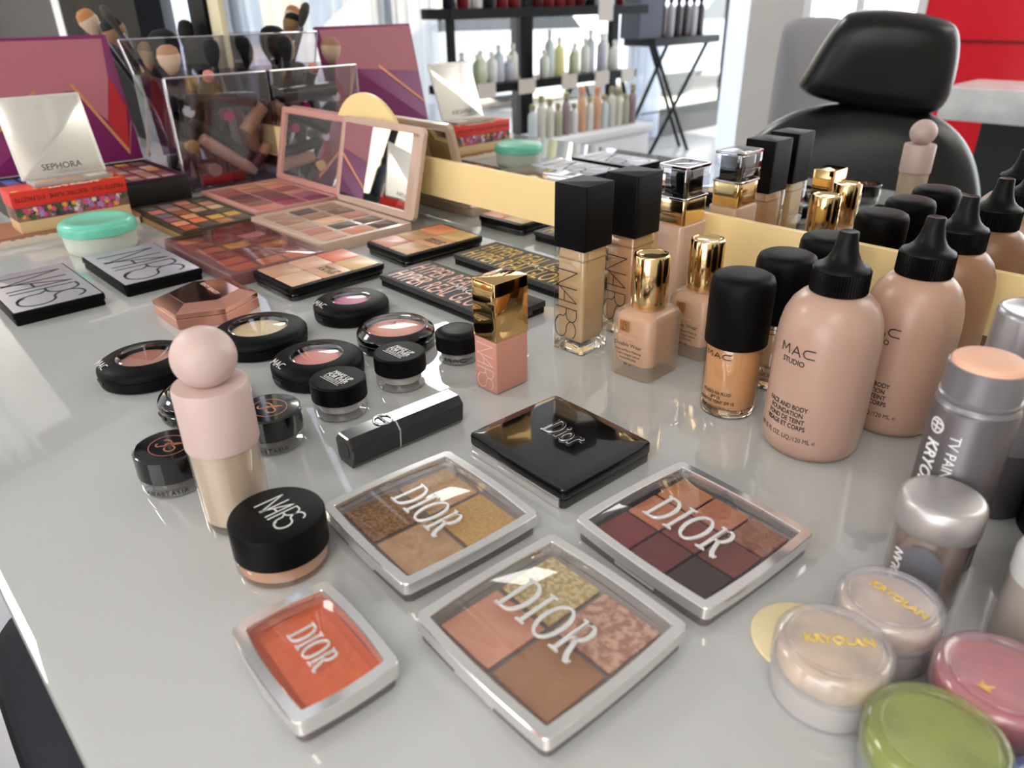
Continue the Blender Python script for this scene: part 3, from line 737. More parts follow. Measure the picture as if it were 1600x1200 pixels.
# ---- frosted shoulder bottles with round gold caps
def shoulder_bottle(c, label, liq=(222, 178, 142), col=(208, 162, 126)):
    t = thing('shoulder_bottle', label, 'bottle', (c[0], c[1], 0), 2)
    w_, d_ = 4.0, 4.5
    def R(k): return [(x, y) for x, y in rr(w_-k, d_-k, .75)]
    sect = ((0, .5), (.12, .1), (.4, 0), (4.9, 0), (5.3, .3), (5.55, .9), (5.72, 1.9))
    MB().loft([[(x, y, z) for x, y in R(k)] for z, k in sect]).build('frosted_glass', FROST, t)
    sect = ((.95, 1.3), (1.15, .75), (1.6, .5), (4.8, .5), (5.2, .8), (5.5, 1.6))
    MB().loft([[(x, y, z) for x, y in R(k)] for z, k in sect]).build('liquid', mat('beige liquid', liq, .5, noise=(col, 6, .1)), t)
    MB().lathe([(1.35, 5.6), (1.42, 5.7), (1.40, 9.7), (1.34, 9.8), (1.2, 9.82), (1.1, 9.7), (.6, 9.62), (.01, 9.6)], 48).build('cap', GOLD, t, smooth=50)
    pl = plane((-w_/2, -d_/2, 0), (1, 0, 0), (0, 0, 1))
    MB().box(1.0, 1.85, -.03, 0, 3.95, 4.85).xf(Matrix.Translation((-w_/2, -d_/2, 0))).build('monogram_plate', mat('copper gold plate', (206, 150, 92), .3, metal=.7), t, smooth=0)
    strokes('monogram', [arc(1.42, 4.6, .12, .16, -60, 200, 10)+[(1.35, 4.1)]+arc(1.3, 4.15, .1, .08, 90, 330, 6)+[(1.6, 4.1)], arc(1.55, 4.35, .12, .2, 90, -90, 8)], .045, lambda u, v, h: Vector((u-w_/2, -d_/2-.03-h, v)), mat('dark engraving', (90, 60, 36), .4), t)
    text('print', 'Double Wear', .46, plane((-w_/2+.55, -d_/2, 2.75), (1, 0, 0), (0, 0, 1)), BLACKINK, t)
    text('print', 'Stay-in-Place Makeup\nTeint longue tenue\nIntransférable', .29, plane((-w_/2+1.9, -d_/2, 2.3), (1, 0, 0), (0, 0, 1)), BLACKINK, t, align='CENTER', line=1.15)
    text('print', 'SPF 10', .27, plane((-w_/2+1.9, -d_/2, 1.15), (1, 0, 0), (0, 0, 1)), BLACKINK, t, align='CENTER')
    text('print', 'ESTĒE LAUDER', .3, plane((-w_/2+.5, -d_/2, 3.4), (1, 0, 0), (0, 0, 1)), mat('faint gold print', (206, 166, 138), .4), t)
shoulder_bottle((-32.2, -16.8), 'frosted square-shouldered beige bottle with round gold cap, in front of its twin')
shoulder_bottle((-31.4, -10.4), 'frosted square-shouldered beige bottle with round gold cap, standing behind its twin')

# ---- round bottles with soft black caps
def round_bottle(c, label, liq):
    t = thing('round_bottle', label, 'bottle', (c[0], c[1], 0))
    MB().lathe([(1.75, 0), (1.92, .1), (1.98, .4), (2.0, 5.2), (1.9, 5.5)], 52).build('glass', clearmat('round wall', (246, 240, 230), .09), t)
    MB().lathe([(1.5, .55), (1.78, .75), (1.86, 1.1), (1.88, 5.1), (1.7, 5.4)], 52).build('liquid', mat('fluid %d %d %d' % liq, liq, .35, noise=(tuple(int(v*.93) for v in liq), 5, .2)), t)
    MB().lathe([(1.6, .04), (1.84, .14), (1.88, .42), (1.5, .5), (.6, .42)], 48).build('glass_foot', GLASS, t)
    MB().lathe([(2.02, 5.4), (2.16, 5.5), (2.18, 9.4), (2.14, 9.9), (2.0, 10.25), (1.7, 10.42), (1.0, 10.48), (.01, 10.5)], 56).build('cap', BLACK, t, smooth=60)
    strokes('wordmark', DOTS3, .06, cyl(2.02, -122, 4.72), BLACKINK, t, .78, .42)
    text('print', 'STUDIO FIX FLUID\nSPF 15\nFOND DE TEINT SPF 15', .33, cyl(2.02, -88, 1.95), BLACKINK, t, align='CENTER', bold=.006, sx=.82, line=1.05)
    text('print', '1.0 FL.OZ.LIQ/30 ML \u212e', .27, cyl(2.02, -88, .85), BLACKINK, t, align='CENTER', sx=.85)
round_bottle((-23.9, -17.7), 'round bottle of golden tan liquid foundation with domed matte black cap, frontmost', (206, 156, 112))
round_bottle((-24.0, -11.5), 'round bottle of light beige foundation with matte black cap, middle of three', (206, 172, 136))
round_bottle((-23.9, -5.0), 'round foundation bottle with matte black cap nearest the mirror', (196, 160, 126))

# ---- large bottles with nozzle tops
def nozzle_bottle(c, label, col, k=1.0, marks=True, th=0):
    t = thing('nozzle_bottle', label, 'bottle', (c[0], c[1], 0))
    R = 3.05*k
    prof = [(2.3*k, 0), (2.75*k, .15), (3.0*k, .6), (R*1.01, 1.3), (R*1.01, 7.6), (R*.985, 8.6), (R*.93, 9.4), (R*.82, 10.15), (R*.68, 10.65), (1.7, 10.9), (1.45, 11.0)]
    MB().lathe(prof, 64).build('body', mat('body %d %d %d' % col, col, .3, sss=.15, noise=(tuple(int(v*.95) for v in col), 6, .2)), t, smooth=60)
    b = MB(); n = 120
    def rib(r, i): return r*(1+.018*(1 if i % 2 else -1))
    b.loft([[(rib(r, i)*cos(2*pi*i/n), rib(r, i)*sin(2*pi*i/n), z) for i in range(n)] for r, z in ((1.66, 10.95), (1.7, 11.05), (1.68, 12.35))])
    b.build('ribbed_collar', BLACKS, t, smooth=20)
    MB().lathe([(1.64, 12.35), (1.6, 12.5), (1.3, 12.65), (.98, 12.95), (.76, 13.4), (.62, 14.0), (.56, 14.6), (.5, 14.66), (.25, 14.62), (.01, 14.6)], 48).build('nozzle', BLACKS, t, smooth=50)
    if marks:
        r_ = R*1.012
        strokes('wordmark', DOTS3, .075, cyl(r_, -112+th, 7.35), BLACKINK, t, .92, .62)
        text('print', 'STUDIO', .5, cyl(r_, -108+th, 6.75), BLACKINK, t, bold=.008, sx=.9)
        text('print', 'FACE AND BODY\nFOUNDATION\nFOND DE TEINT\nVISAGE ET CORPS', .46, cyl(r_, -92+th, 3.75), BLACKINK, t, align='CENTER', bold=.008, sx=.8, line=.98)
        text('print', '4.0 US FL OZ. LIQ./120 ML \u212e', .46, cyl(r_, -92+th, 1.55), BLACKINK, t, align='CENTER', sx=.8)
nozzle_bottle((-17.4, -18.0), 'large pinkish beige foundation bottle with black nozzle cap, frontmost of three', (186, 152, 134), 1.02, th=-9)
nozzle_bottle((-14.9, -11.2), 'large warm beige foundation bottle with black nozzle cap, middle of three', (184, 146, 124), .98, th=-14)
nozzle_bottle((-15.2, -3.9), 'large brown foundation bottle with black nozzle cap, nearest the mirror', (152, 110, 80), .98, False)

# ---- theatre make-up on the right
PEWTER = mat('pewter plastic', (128, 126, 130), .3, metal=.45)
def stick(c, label, openk, H=9.3, R=1.95):
    t = thing('paint_stick', label, 'makeup stick', (c[0], c[1], 0))
    MB().lathe([(R*.92, 0), (R*.97, .1), (R*.97, H-.1), (R*.93, H)], 52).build('tube', mat('dark pewter', (96, 92, 94), .32, metal=.35), t)
    if openk:
        MB().lathe([(R*.93, H), (R*.96, H+.06), (R*.93, H+.14), (R*.90, H+.3), (R*.93, H+.42), (R*.93, H+.52), (R*.88, H+.6), (R*.88, H+2.1), (R*.84, H+2.12), (R*.84, H+1.9)], 52, caps=(0, 0)).build('threaded_neck', PEWTER, t)
        MB().lathe([(R*.83, H+1.8), (R*.82, H+2.3), (R*.74, H+2.42), (R*.4, H+2.46), (.01, H+2.47)], 48).build('cream', mat('peach cream', (232, 180, 152), .5), t, smooth=60)
    else:
        MB().lathe([(R*1.02, H*.45), (R*1.02, H+2.3), (R*.97, H+2.55), (R*.9, H+2.6), (R*.86, H+2.52), (.01, H+2.5)], 52).build('cap', mat('silver plastic', (160, 158, 160), .28, metal=.6), t, smooth=50)
    fn = cyl(R*.975, -97, H-.9, down=True)
    if openk:
        text('print', 'KRYOLAN', 1.0, lambda u, v, h: fn(u+.9, v-1.2, h), WHITEINK, t, bold=.03, sx=.82)
        text('print', 'TV PAINT STICK', .72, lambda u, v, h: fn(u+.2, v-.05, h), WHITEINK, t, sx=.92)
        strokes('round_mark', [arc(.1, 0, .38, .38, 0, 360, 20), [(-.1, -.3), (-.05, .3)], [(.15, -.3), (.2, .3)], [(-.2, 0), (.4, 0)]], .09, lambda u, v, h: fn(u, v-.9, h), WHITEINK, t)
    return t
stick((-7.3, -24.1), 'open grey paint stick showing peach cream at the top', True)
stick((-7.0, -16.9), 'closed silver-capped paint stick behind the open one', False, 9.6, 2.1)
t = thing('grey_cap_tube', 'dark grey round-capped tube standing behind the silver-capped stick', 'makeup stick', (-6.0, -11.6, 0))
MB().lathe([(2.1, 0), (2.2, .1), (2.2, 10.2), (2.1, 10.6), (1.6, 10.75), (.01, 10.8)], 48).build('body', mat('slate plastic', (70, 72, 78), .35), t, smooth=60)
MB().lathe([(2.26, 6), (2.26, 10.3), (2.16, 10.7), (1.9, 10.78)], 48, caps=(0, 0)).build('cap', mat('slate cap', (84, 88, 96), .3), t, smooth=60)

t = thing('shimmer_can', 'short clear shimmer powder can with domed brushed silver lid', 'jar', (-6.85, -28.1, 0), 0)
t.location = (-6.7*S, -27.95*S, ZT*S)
MB().lathe([(1.55, 0), (1.68, .12), (1.72, .4), (1.72, 4.5)], 48).build('clear_body', clearmat('can wall', (235, 230, 228), .14), t)
MB().lathe([(1.5, .2), (1.6, .4), (1.62, 4.4)], 48).build('shimmer_powder', mat('shimmer taupe', (176, 162, 156), .35, metal=.4, noise=((150, 136, 130), 40, .2)), t)
n = 24
me = MB()
vs_ = [p for r in [[((1.735)*cos(radians(-84)+a), 1.735*sin(radians(-84)+a), 2.35+1.7*sin(k_)) for a in [(.62*cos(k_))*(i/n*2-1) for i in range(n+1)]] for k_ in [radians(x) for x in range(-88, 89, 11)]] for p in r]
rows = len(vs_)//(n+1); me.add(vs_, [(r*(n+1)+i, r*(n+1)+i+1, (r+1)*(n+1)+i+1, (r+1)*(n+1)+i) for r in range(rows-1) for i in range(n)])
me.build('oval_label', mat('slate label', (98, 98, 104), .35), t, smooth=60)
text('print', 'KRYOLAN', .66, lambda u, v, h: cyl(1.745, -118, .8)(v, u, h) if False else Vector(((1.75+h)*cos(radians(-112)-v/1.75), (1.75+h)*sin(radians(-112)-v/1.75), .7+u)), mat('white can print', (225, 222, 220), .4), t, bold=.02, sx=.85)
MB().lathe([(1.78, 4.42), (1.9, 4.5), (1.92, 5.6), (1.85, 5.92), (1.7, 6.08), (1.5, 6.14), (.01, 6.16)], 52).build('lid', mat('brushed silver', (196, 192, 190), .38, metal=.7), t, smooth=60)

BRZ = mat('bronze powder', (150, 104, 72), .4, metal=.3)
t = thing('bronze_jar', 'stack of clear threaded jars of bronze powder at the right edge', 'jar', (-1.0, -21.9, 0))
for z0, cc in ((0, (150, 108, 78)), (3.4, (166, 128, 92))):
    MB().lathe([(2.6, z0), (2.85, z0+.12), (2.9, z0+.5), (2.9, z0+2.9), (2.7, z0+3.1), (2.7, z0+3.35)], 48).build('jar_wall', clearmat('amber wall', (222, 196, 176), .12), t)
    MB().lathe([(2.5, z0+.15), (2.75, z0+.4), (2.75, z0+2.8)], 48).build('powder', mat('bronze %d' % cc[0], cc, .4, metal=.3), t)
    for q in (.9, 2.9):
        MB().lathe([(2.88, z0+q), (3.0, z0+q+.08), (2.88, z0+q+.16)], 48, caps=(0, 0)).build('ridge', mat('dark ridge', (84, 60, 46), .3), t)
t = thing('black_jar', 'black jar mostly hidden behind the open paint stick', 'jar', (-2.6, -17.2, 0))
MB().lathe([(2.3, 0), (2.4, .1), (2.4, 3.6), (2.3, 3.8)], 40).build('body', BLACKS, t)
MB().lathe([(2.45, 3.7), (2.45, 6.2), (2.3, 6.4), (.01, 6.42)], 40).build('lid', BLACKS, t, smooth=50)
t = thing('frosted_vial', 'frosted grey vial with pale domed cap cut by the right edge', 'jar', (-1.6, -27.9, 0))
MB().lathe([(1.6, 0), (1.78, .15), (1.8, .5), (1.8, 4.2)], 44).build('body', mat('frosted grey body', (156, 148, 140), .3, coat=.3), t)
MB().lathe([(1.84, 4.1), (1.86, 5.2), (1.7, 5.7), (1.2, 6.0), (.01, 6.1)], 44).build('cap', mat('pale grey cap', (196, 196, 192), .35), t, smooth=60)

def tub(c, R, H, lidcol, prod, base, label, haze=.24, tilt=None, z=0, gold=None, goldrot=0):
    t = thing('powder_tub', label, 'jar', (c[0], c[1], z), 0, rot=tilt)
    MB().lathe([(R*.9, 0), (R*.98, .12), (R, .5), (R, H*.55)], 52).build('base', mat('tub base %d %d %d' % base, base, .35), t)
    MB().lathe([(R*.94, H*.5), (R*.94, H*.80), (R*.88, H*.84), (.01, H*.84)], 48).build('product', mat('tub %d %d %d' % prod, prod, .55, noise=(tuple(max(0, int(v*.82)) for v in prod), 50, .1)), t, smooth=50)
    hz = clearmat('tub lid %d %d %d' % lidcol, tuple(int(v*.4+153) for v in lidcol), .10, .08, haze, lidcol)
    MB().lathe([(R*1.03, H*.5), (R*1.05, H*.53), (R*1.04, H*.9), (R*.98, H*.97), (R*.9, H*.99), (R*.84, H*.97), (.01, H*.97)], 56, caps=(0, 1)).build('lid', hz, t, smooth=40)
    MB().frame(0, 0, 0, 0, 0) if False else None
    MB().loft([[((R*.8+.05*cos(a))*cos(u), (R*.8+.05*cos(a))*sin(u), H*.98+.04*sin(a)) for u in [2*pi*i/48 for i in range(48)]] for a in [2*pi*k/6 for k in range(6)]], closed=True).build('lid_ridge', hz, t, smooth=60)
    if gold:
        g = radians(goldrot)
        text('foil_print', gold, R*.27, plane((-R*.56*cos(g)+.1, -R*.56*sin(g)-.1, H*.985), (cos(g), sin(g), 0), (-sin(g), cos(g), 0)), mat('gold foil', (250, 214, 110), .25, metal=.5), t, bold=.02)
    return t
tub((-7.2, -36.9), 2.32, 3.0, (226, 220, 222), (232, 204, 166), (176, 172, 168), 'small powder tub of beige powder with misty clear lid, left of the cluster', gold='KRYOLAN', goldrot=38)
tub((-6.6, -32.6), 2.2, 3.0, (226, 222, 228), (230, 206, 178), (190, 184, 186), 'small powder tub of pale peach powder behind, with gold print across its misty lid', gold='KRYOLAN', goldrot=-12)
tub((-1.75, -33.8), 2.4, 3.0, (222, 182, 190), (210, 110, 118), (150, 132, 140), 'rosy pink powder tub with misty lid near the right edge', gold='K', goldrot=80)
tub((-2.55, -38.5), 2.42, 3.0, (196, 206, 130), (166, 172, 92), (140, 140, 144), 'yellow green powder tub with misty lid nearest the camera', haze=.22)
tub((1.7, -38.2), 2.1, 3.0, (110, 130, 196), (90, 108, 176), (120, 122, 140), 'blue powder tub cut by the bottom right corner', haze=.3)
t = thing('sponge_disc', 'thin round cream puff disc lying under the powder tubs', 'powder puff', (-9.2, -34.9, 0))
MB().lathe([(2.2, 0), (2.35, .06), (2.35, .16), (2.2, .22)], 44).build('puff', mat('cream puff', (240, 222, 178), .7), t)

# ---- closed metal-faced compacts with wordmark
for c_, rz, lab in (((-87.3, -47.2), 0, 'square grey metal-faced compact at the left edge of the table'), ((-87.9, -36.8), 0, 'square grey metal-faced compact beside the mint lidded tub')):
    t = thing('metal_compact', lab, 'compact', (c_[0], c_[1], 0), rz)
    MB().slab(14.0, 8.1, 0, .65, .25, .06).build('base', BLACK, t)
    MB().slab(14.2, 8.3, .68, 1.28, .25, .06).build('lid', BLACK, t)
    MB().slab(13.8, 7.9, 1.28, 1.34, .15, .02).build('face_plate', mat('grey mirror plate', (186, 184, 192), .38, metal=.5), t)
    strokes('wordmark', THIN, .26, plane((-4.8, -3.1, 1.34), (1, 0, 0), (0, 1, 0)), mat('grey print', (44, 42, 46), .6), t, 7.9, 6.2)

# ---- faceted rose gold compact
t = thing('faceted_compact', 'hexagonal faceted rose gold compact with a dark mirror top', 'compact', (-71.4, -36.4, 0), 0)
RG = mat('rose gold', (222, 158, 138), .12, metal=1)
hexo = [(-2.6, -4.2), (3.1, -4.2), (5.0, -.2), (2.9, 4.1), (-3.4, 4.1), (-5.0, .9)]
def hx(k, z): return [(x*k, y*k, z) for x, y in hexo]
MB().loft([hx(.97, 0), hx(1, .05), hx(1, .95), hx(.99, 1.0)]).build('base', RG, t, smooth=0)
MB().loft([hx(.99, 1.03), hx(1, 1.06), hx(1, 1.5), hx(.68, 2.0)]).build('lid', RG, t, smooth=0)
MB().loft([hx(.675, 2.0), hx(.67, 2.02)]).build('top_plate', mat('rose mirror', (196, 140, 124), .06, metal=1), t, smooth=0)
text('print', 'FENTY BEAUTY', .62, plane((-2.4, .6, 2.03), (1, -.05, 0), (.05, 1, 0)), mat('pale rose print', (240, 214, 204), .4), t)

# ---- open six-pan palettes
def six(c, rz, label, cols, w_=8.7, d_=11.9):
    t = thing('six_pan_palette', label, 'makeup palette', (c[0], c[1], 0), rz)
    MB().slab(w_-.3, d_-.3, 0, .75, .9, .15).build('base', BLACKP, t)
    MB().slab(w_, d_, .78, 1.5, .95, .14).build('tray', BLACKS, t)
    pw, pd = (w_-.95)/2, (d_-1.1)/3
    for i in range(2):
        for j in range(3):
            MB().slab(pw-.08, pd-.08, 1.5, 1.58, .2, .03, c=((i-.5)*pw, (j-1)*pd)).build('pan', pan_mat(cols[i][j], tuple(int(v*.94) for v in cols[i][j]), 30, .3, bump=.05, rough=.4), t)
    text('pan_print', 'MAKE UP\nFOR EVER', .95, plane((.5*pw, .1, 1.585), (1, 0, 0), (0, 1, 0)), mat('brown print', (70, 52, 44), .6), t, align='CENTER', sx=.75, line=.8, bold=.01)
six((-71.1, -23.7), 0, 'black six-pan face palette with coral, peach and beige pans, nearer of the two', [[(196, 146, 112), (216, 166, 142), (226, 124, 98)], [(224, 182, 152), (216, 170, 134), (222, 182, 130)]])
six((-71.2, -9.0), -1.5, 'black six-pan face palette with brown, tan and orange pans, nearer the mirror', [[(190, 124, 96), (196, 148, 104), (224, 140, 98)], [(202, 160, 124), (210, 162, 120), (208, 172, 112)]])

# ---- slim black boxes with tall lettering
def slim(c, rz, label, ink, sub):
    t = thing('slim_palette_box', label, 'makeup palette', (c[0], c[1], 0), rz)
    MB().slab(18.0, 6.6, 0, .62, .12, .05).build('base', BLACKS, t)
    MB().slab(18.2, 6.8, .66, 1.25, .12, .05).build('lid', mat('charcoal card', (44, 43, 42), .55), t)
    MB().slab(.12, 3.0, .35, 1.1, .1, .03, c=(9.08, 0)).build('end_tab', BLACKP, t)
    for yy in (.05, -2.95):
        text('tall_print', 'HYPER REAL GLOW', 1.0, (lambda yy: lambda u, v, h: Vector((-8.3+u*1.62+v*-.0, yy+v*3.9, 1.25+h)))(yy), ink, t, sx=1.05, bold=.0)
    strokes('wordmark', DOTS3, .12, plane((-.4, -.6, 1.28), (1, .0, 0), (0, 1, 0)), sub, t, 1.1, 1.0)
slim((-55.7, -16.8), 0, 'slim black box with tall rose pink lettering beside the six-pan palette', mat('rose ink', (196, 144, 124), .4, metal=.2), WHITEINK)
slim((-55.6, -6.6), 0, 'slim black box with tall yellow gold lettering close to the mirror', mat('yellow gold ink', (214, 172, 74), .4, metal=.2), mat('pale yellow ink', (236, 220, 170), .4))

# ---- open pan palettes
def grid_palette(name, label, c, w_, d_, h, frame_m, cols, nx, ny, border=.9, gap=.35, lid=None, cover=None, r=.5, rows_off=0, panm=.45, z=0, yaw=0):
    t = thing(name, label, 'makeup palette', (c[0], c[1], z), 0)
    MB().slab(w_, d_, 0, h-.12, r, .12).build('base', frame_m, t)
    MB().frame(w_-.1, d_-.1, h-.14, h, border*.55, r*.8, .05).build('rim', frame_m, t)
    pw, pd = (w_-2*border-gap*(nx-1))/nx, (d_-2*border-gap*(ny-1))/ny
    k = 0
    for j in range(ny):
        for i in range(nx):
            cc = cols[k % len(cols)]; k += 1
            if cc is None: continue
            MB().slab(pw, pd, h-.12, h-.05, .12, .02, c=(-w_/2+border+pw/2+i*(pw+gap), d_/2-border-pd/2-j*(pd+gap))).build('pan', pan_mat(cc, bump=.1), t)
    if cover:
        MB().slab(w_, d_, h+.02, h+.28, r, .08).build('clear_cover', cover, t)
    if lid:
        y0, z0, y1, z1, fm = lid
        Y = Vector((0, y1-y0, z1-z0)); Ln = Y.length; Y.normalize(); X_ = Vector((1, 0, 0)); N = X_.cross(Y)
        Mx = Matrix((X_, Y, N)).transposed().to_4x4(); Mx.translation = Vector((0, y0-c[1], z0))+Y*Ln/2
        MB().frame(w_, Ln, -.35, .35, .95, r, .08).xf(Mx).build('lid_frame', fm, t)
        MB().slab(w_-.2, Ln-.2, -.38, -.3, r, .02).xf(Mx).build('lid_back', fm, t)
        MB().slab(w_-1.7, Ln-1.7, -.2, .0, .2, .02).xf(Matrix.Rotation(radians(yaw), 4, 'Y')).xf(Mx).build('lid_mirror', MIRROR, t, smooth=0)
    return t
NUDE = mat('nude plastic', (196, 168, 148), .35, coat=.3); ROSE = mat('rose plastic', (198, 142, 132), .4)
grid_palette('nude_palette', 'open nude beige eyeshadow palette with upright mirror lid', (-88.0, -12.1), 18.8, 13.8, 1.4, NUDE,
             [(150, 112, 92), (120, 88, 72), (176, 112, 90), (116, 88, 74), (92, 66, 56), (84, 58, 50), (150, 108, 84), (220, 172, 138), (88, 70, 60), (204, 130, 104),
              (160, 120, 96), (156, 116, 96), (176, 138, 116), (180, 118, 104), (196, 150, 128)], 5, 3, 1.4, .7, lid=(-4.9, 1.4, -2.0, 12.9, NUDE), cover=None, r=.8, yaw=2.7)
grid_palette('rose_palette', 'open rose pink eyeshadow palette with mirror lid, half behind the nude palette', (-108.5, -10.3), 19.0, 13.4, 1.4, ROSE,
             [(204, 146, 104), (200, 130, 104), (150, 80, 78), (176, 120, 104), (150, 82, 100), (120, 48, 72), (186, 130, 100), (168, 108, 92), (128, 70, 66), (110, 60, 56), (120, 44, 62), (146, 54, 80),
              (150, 96, 84), (150, 76, 72), (96, 52, 50), (110, 60, 56), (132, 84, 74), (190, 116, 90)], 6, 3, 1.0, .35, lid=(-3.6, 1.4, -.6, 12.4, ROSE), r=.5)
grid_palette('amber_palette', 'gold-edged dark eyeshadow palette with copper and amber pans, beside the black palette box', (-106.4, -22.8), 18.2, 11.0, 1.2, mat('dark bronze frame', (74, 62, 46), .4, metal=.3),
             [(84, 74, 60), (176, 120, 96), (196, 160, 126), (90, 78, 50), (196, 150, 60), (84, 60, 50), (190, 120, 96), (150, 96, 70), (176, 140, 110), (70, 50, 40), (204, 158, 60), (170, 110, 70),
              (116, 100, 104), (166, 110, 100), (150, 76, 50), (226, 152, 100), (222, 120, 70), (86, 60, 46), (96, 84, 70), (196, 120, 104), (120, 106, 112), (160, 104, 106), (224, 142, 100), (170, 76, 44)], 6, 4, .9, .55, r=.3)
MB().slab(18.5, 11.3, 0, .8, .3, .05).build('gold_edge', mat('dull gold edge', (182, 150, 96), .35, metal=.5), bpy.data.objects['amber_palette'])
grid_palette('burgundy_palette', 'burgundy eyeshadow palette under a clear glossy cover', (-85.0, -25.9), 18.8, 11.8, 1.35, mat('burgundy translucent', (124, 84, 84), .3, coat=.4),
             [(134, 74, 70), (214, 160, 158), (150, 90, 76), (186, 124, 82), (130, 70, 60), (206, 130, 96), (150, 90, 76), (150, 86, 66), (200, 156, 84), (110, 50, 46), (120, 66, 60), (186, 112, 70),
              (192, 128, 84), (134, 66, 58), (166, 94, 66), (138, 56, 52), (186, 100, 74), (184, 104, 74)], 6, 3, 1.2, .5, cover=clearmat('burgundy cover', (252, 244, 242), .05, .04, .03, (170, 130, 130)), r=.7)

# ---- mint lidded tub
t = thing('mint_lid_tub', 'round translucent white tub with a mint green lid', 'jar', (-101.7, -36.6, 0))
MB().lathe([(3.7, 0), (3.95, .2), (4.1, .8), (4.2, 2.5)], 56).build('body', mat('milky plastic', (206, 212, 198), .35, sss=.3), t)
MB().lathe([(4.3, 2.35), (4.42, 2.4), (4.45, 3.2), (4.3, 3.6), (3.9, 3.85), (3.2, 3.9), (3.0, 3.8), (.01, 3.8)], 60).build('lid', mat('mint plastic', (112, 206, 178), .25), t, smooth=50)

# ---- stack of boxes with the silver-lidded palette
STK = (-113.45, -36.35)
t = thing('card_tray', 'white card tray with torn brown top edge under the stack of boxes', 'box', (-115.2, -39.5, 0))
MB().slab(8.8, 21.5, 0, 1.25, .1, .04).build('card', mat('worn card', (216, 200, 184), .7), t)
b = MB(); random.seed(3)
for k in range(40):
    y = -10.6+k*.54; b.box(-4.4, 4.42, y, y+.54, 1.0-random.uniform(0, .22), 1.3)
b.build('torn_edge', mat('torn brown card', (164, 110, 80), .8), t, smooth=0)
t = thing('tan_box', 'plain tan eyeshadow box at the bottom of the bright box stack', 'box', (STK[0], STK[1], 1.32))
MB().slab(4.9, 13.6, 0, 1.5, .06, .03).build('box', mat('tan card', (206, 172, 124), .6), t)
t = thing('floral_box', 'eyeshadow box printed with purple and pink flowers, between the tan and red boxes', 'box', (STK[0], STK[1], 2.84))
MB().slab(4.9, 13.7, 0, 1.7, .06, .03).build('box', mat('floral ground', (150, 108, 92), .55, noise=((70, 60, 62), 30, .12)), t)
fc = [(150, 110, 160), (170, 130, 180), (206, 80, 120), (60, 90, 50), (224, 150, 70), (226, 200, 190), (40, 50, 60), (190, 70, 110)]
random.seed(8)
fb = {}
for k in range(70):
    ci = random.randrange(8); y = random.uniform(-6.5, 6.5); z_ = random.uniform(.25, 1.45); r_ = random.uniform(.18, .42)
    n_ = random.choice([5, 6, 7]); q = MB()
    q.loft([[(x_, y+r_*(1+.3*cos(n_*a))*cos(a), min(1.66, max(.04, z_+r_*(1+.3*cos(n_*a))*sin(a)))) for a in [2*pi*i/20 for i in range(20)]] for x_ in (2.45, 2.46+.0015*k)])
    q.build('printed_flower', mat('flower %d' % ci, fc[ci], .6), t, smooth=0)
t = thing('red_box', 'bright red eyeshadow box with black spine lettering on top of the stack', 'box', (STK[0], STK[1], 4.56))
MB().slab(4.9, 13.9, 0, 2.0, .06, .03).build('box', mat('vermilion card', (214, 50, 36), .45), t)
text('spine_print', 'PALETTE YEUX \u00b7 ELECTRIC FLAME \u00b7 EYE PALETTE', .78, plane((2.46, 0, 1.25), (0, -1, 0), (0, 0, -1)), BLACKINK, t, align='CENTER', sx=.78)
text('top_print', 'ELECTRIC FLAME', .9, plane((2.2, .6, 2.0), (0, -1, 0), (1, 0, 0)), WHITEINK, t, align='CENTER', sx=.9, bold=.02)
b = MB(); random.seed(5)
for k in range(16):
    y = random.uniform(-6.4, 6.4); x_ = random.uniform(1.6, 2.2); b.slab(.35, .6, 1.98, 2.02, .1, .01, c=(x_, y))
b.build('printed_flames', mat('yellow print', (236, 190, 70), .5), t, smooth=0)
t = thing('silver_lid_palette', 'open small palette with silver mirrored lid and four nude pans on the red box', 'makeup palette', (STK[0], STK[1]+1.0, 6.57))
MB().slab(3.9, 9.6, 0, .5, .1, .04, c=(-.2, 0)).build('base', mat('grey clear base', (176, 172, 166), .25, metal=.3), t)
for k, cc in enumerate([(206, 160, 128), (198, 148, 118), (224, 200, 180)]):
    MB().slab(1.5, 2.6, .5, .56, .1, .02, c=(.6, -3.1+k*3.1)).build('pan', pan_mat(cc), t)
N = Vector((cos(radians(20)), 0, sin(radians(20)))); Yv = Vector((-sin(radians(20)), 0, cos(radians(20)))); Xv = Vector((0, 1, 0))
Mx = Matrix((Xv, Yv, N)).transposed().to_4x4(); Mx.translation = Vector((-3.9, 0, 5.35))
MB().slab(10.4, 10.6, -.22, .0, .2, .05).xf(Mx).build('lid', mat('satin silver', (222, 219, 214), .3, metal=.5), t)
MB().slab(9.8, 9.9, 0, .03, .15, .01).xf(Mx).build('lid_face', mat('mirror foil', (236, 232, 224), .16, metal=.75, bump=.35, bscale=6), t)
fm_ = lambda u, v, h: Mx @ Vector((u, v, .03+h))
text('lid_print', 'SEPHORA', 1.15, lambda u, v, h: fm_(u, v-4.3, h), BLACKINK, t, align='CENTER')

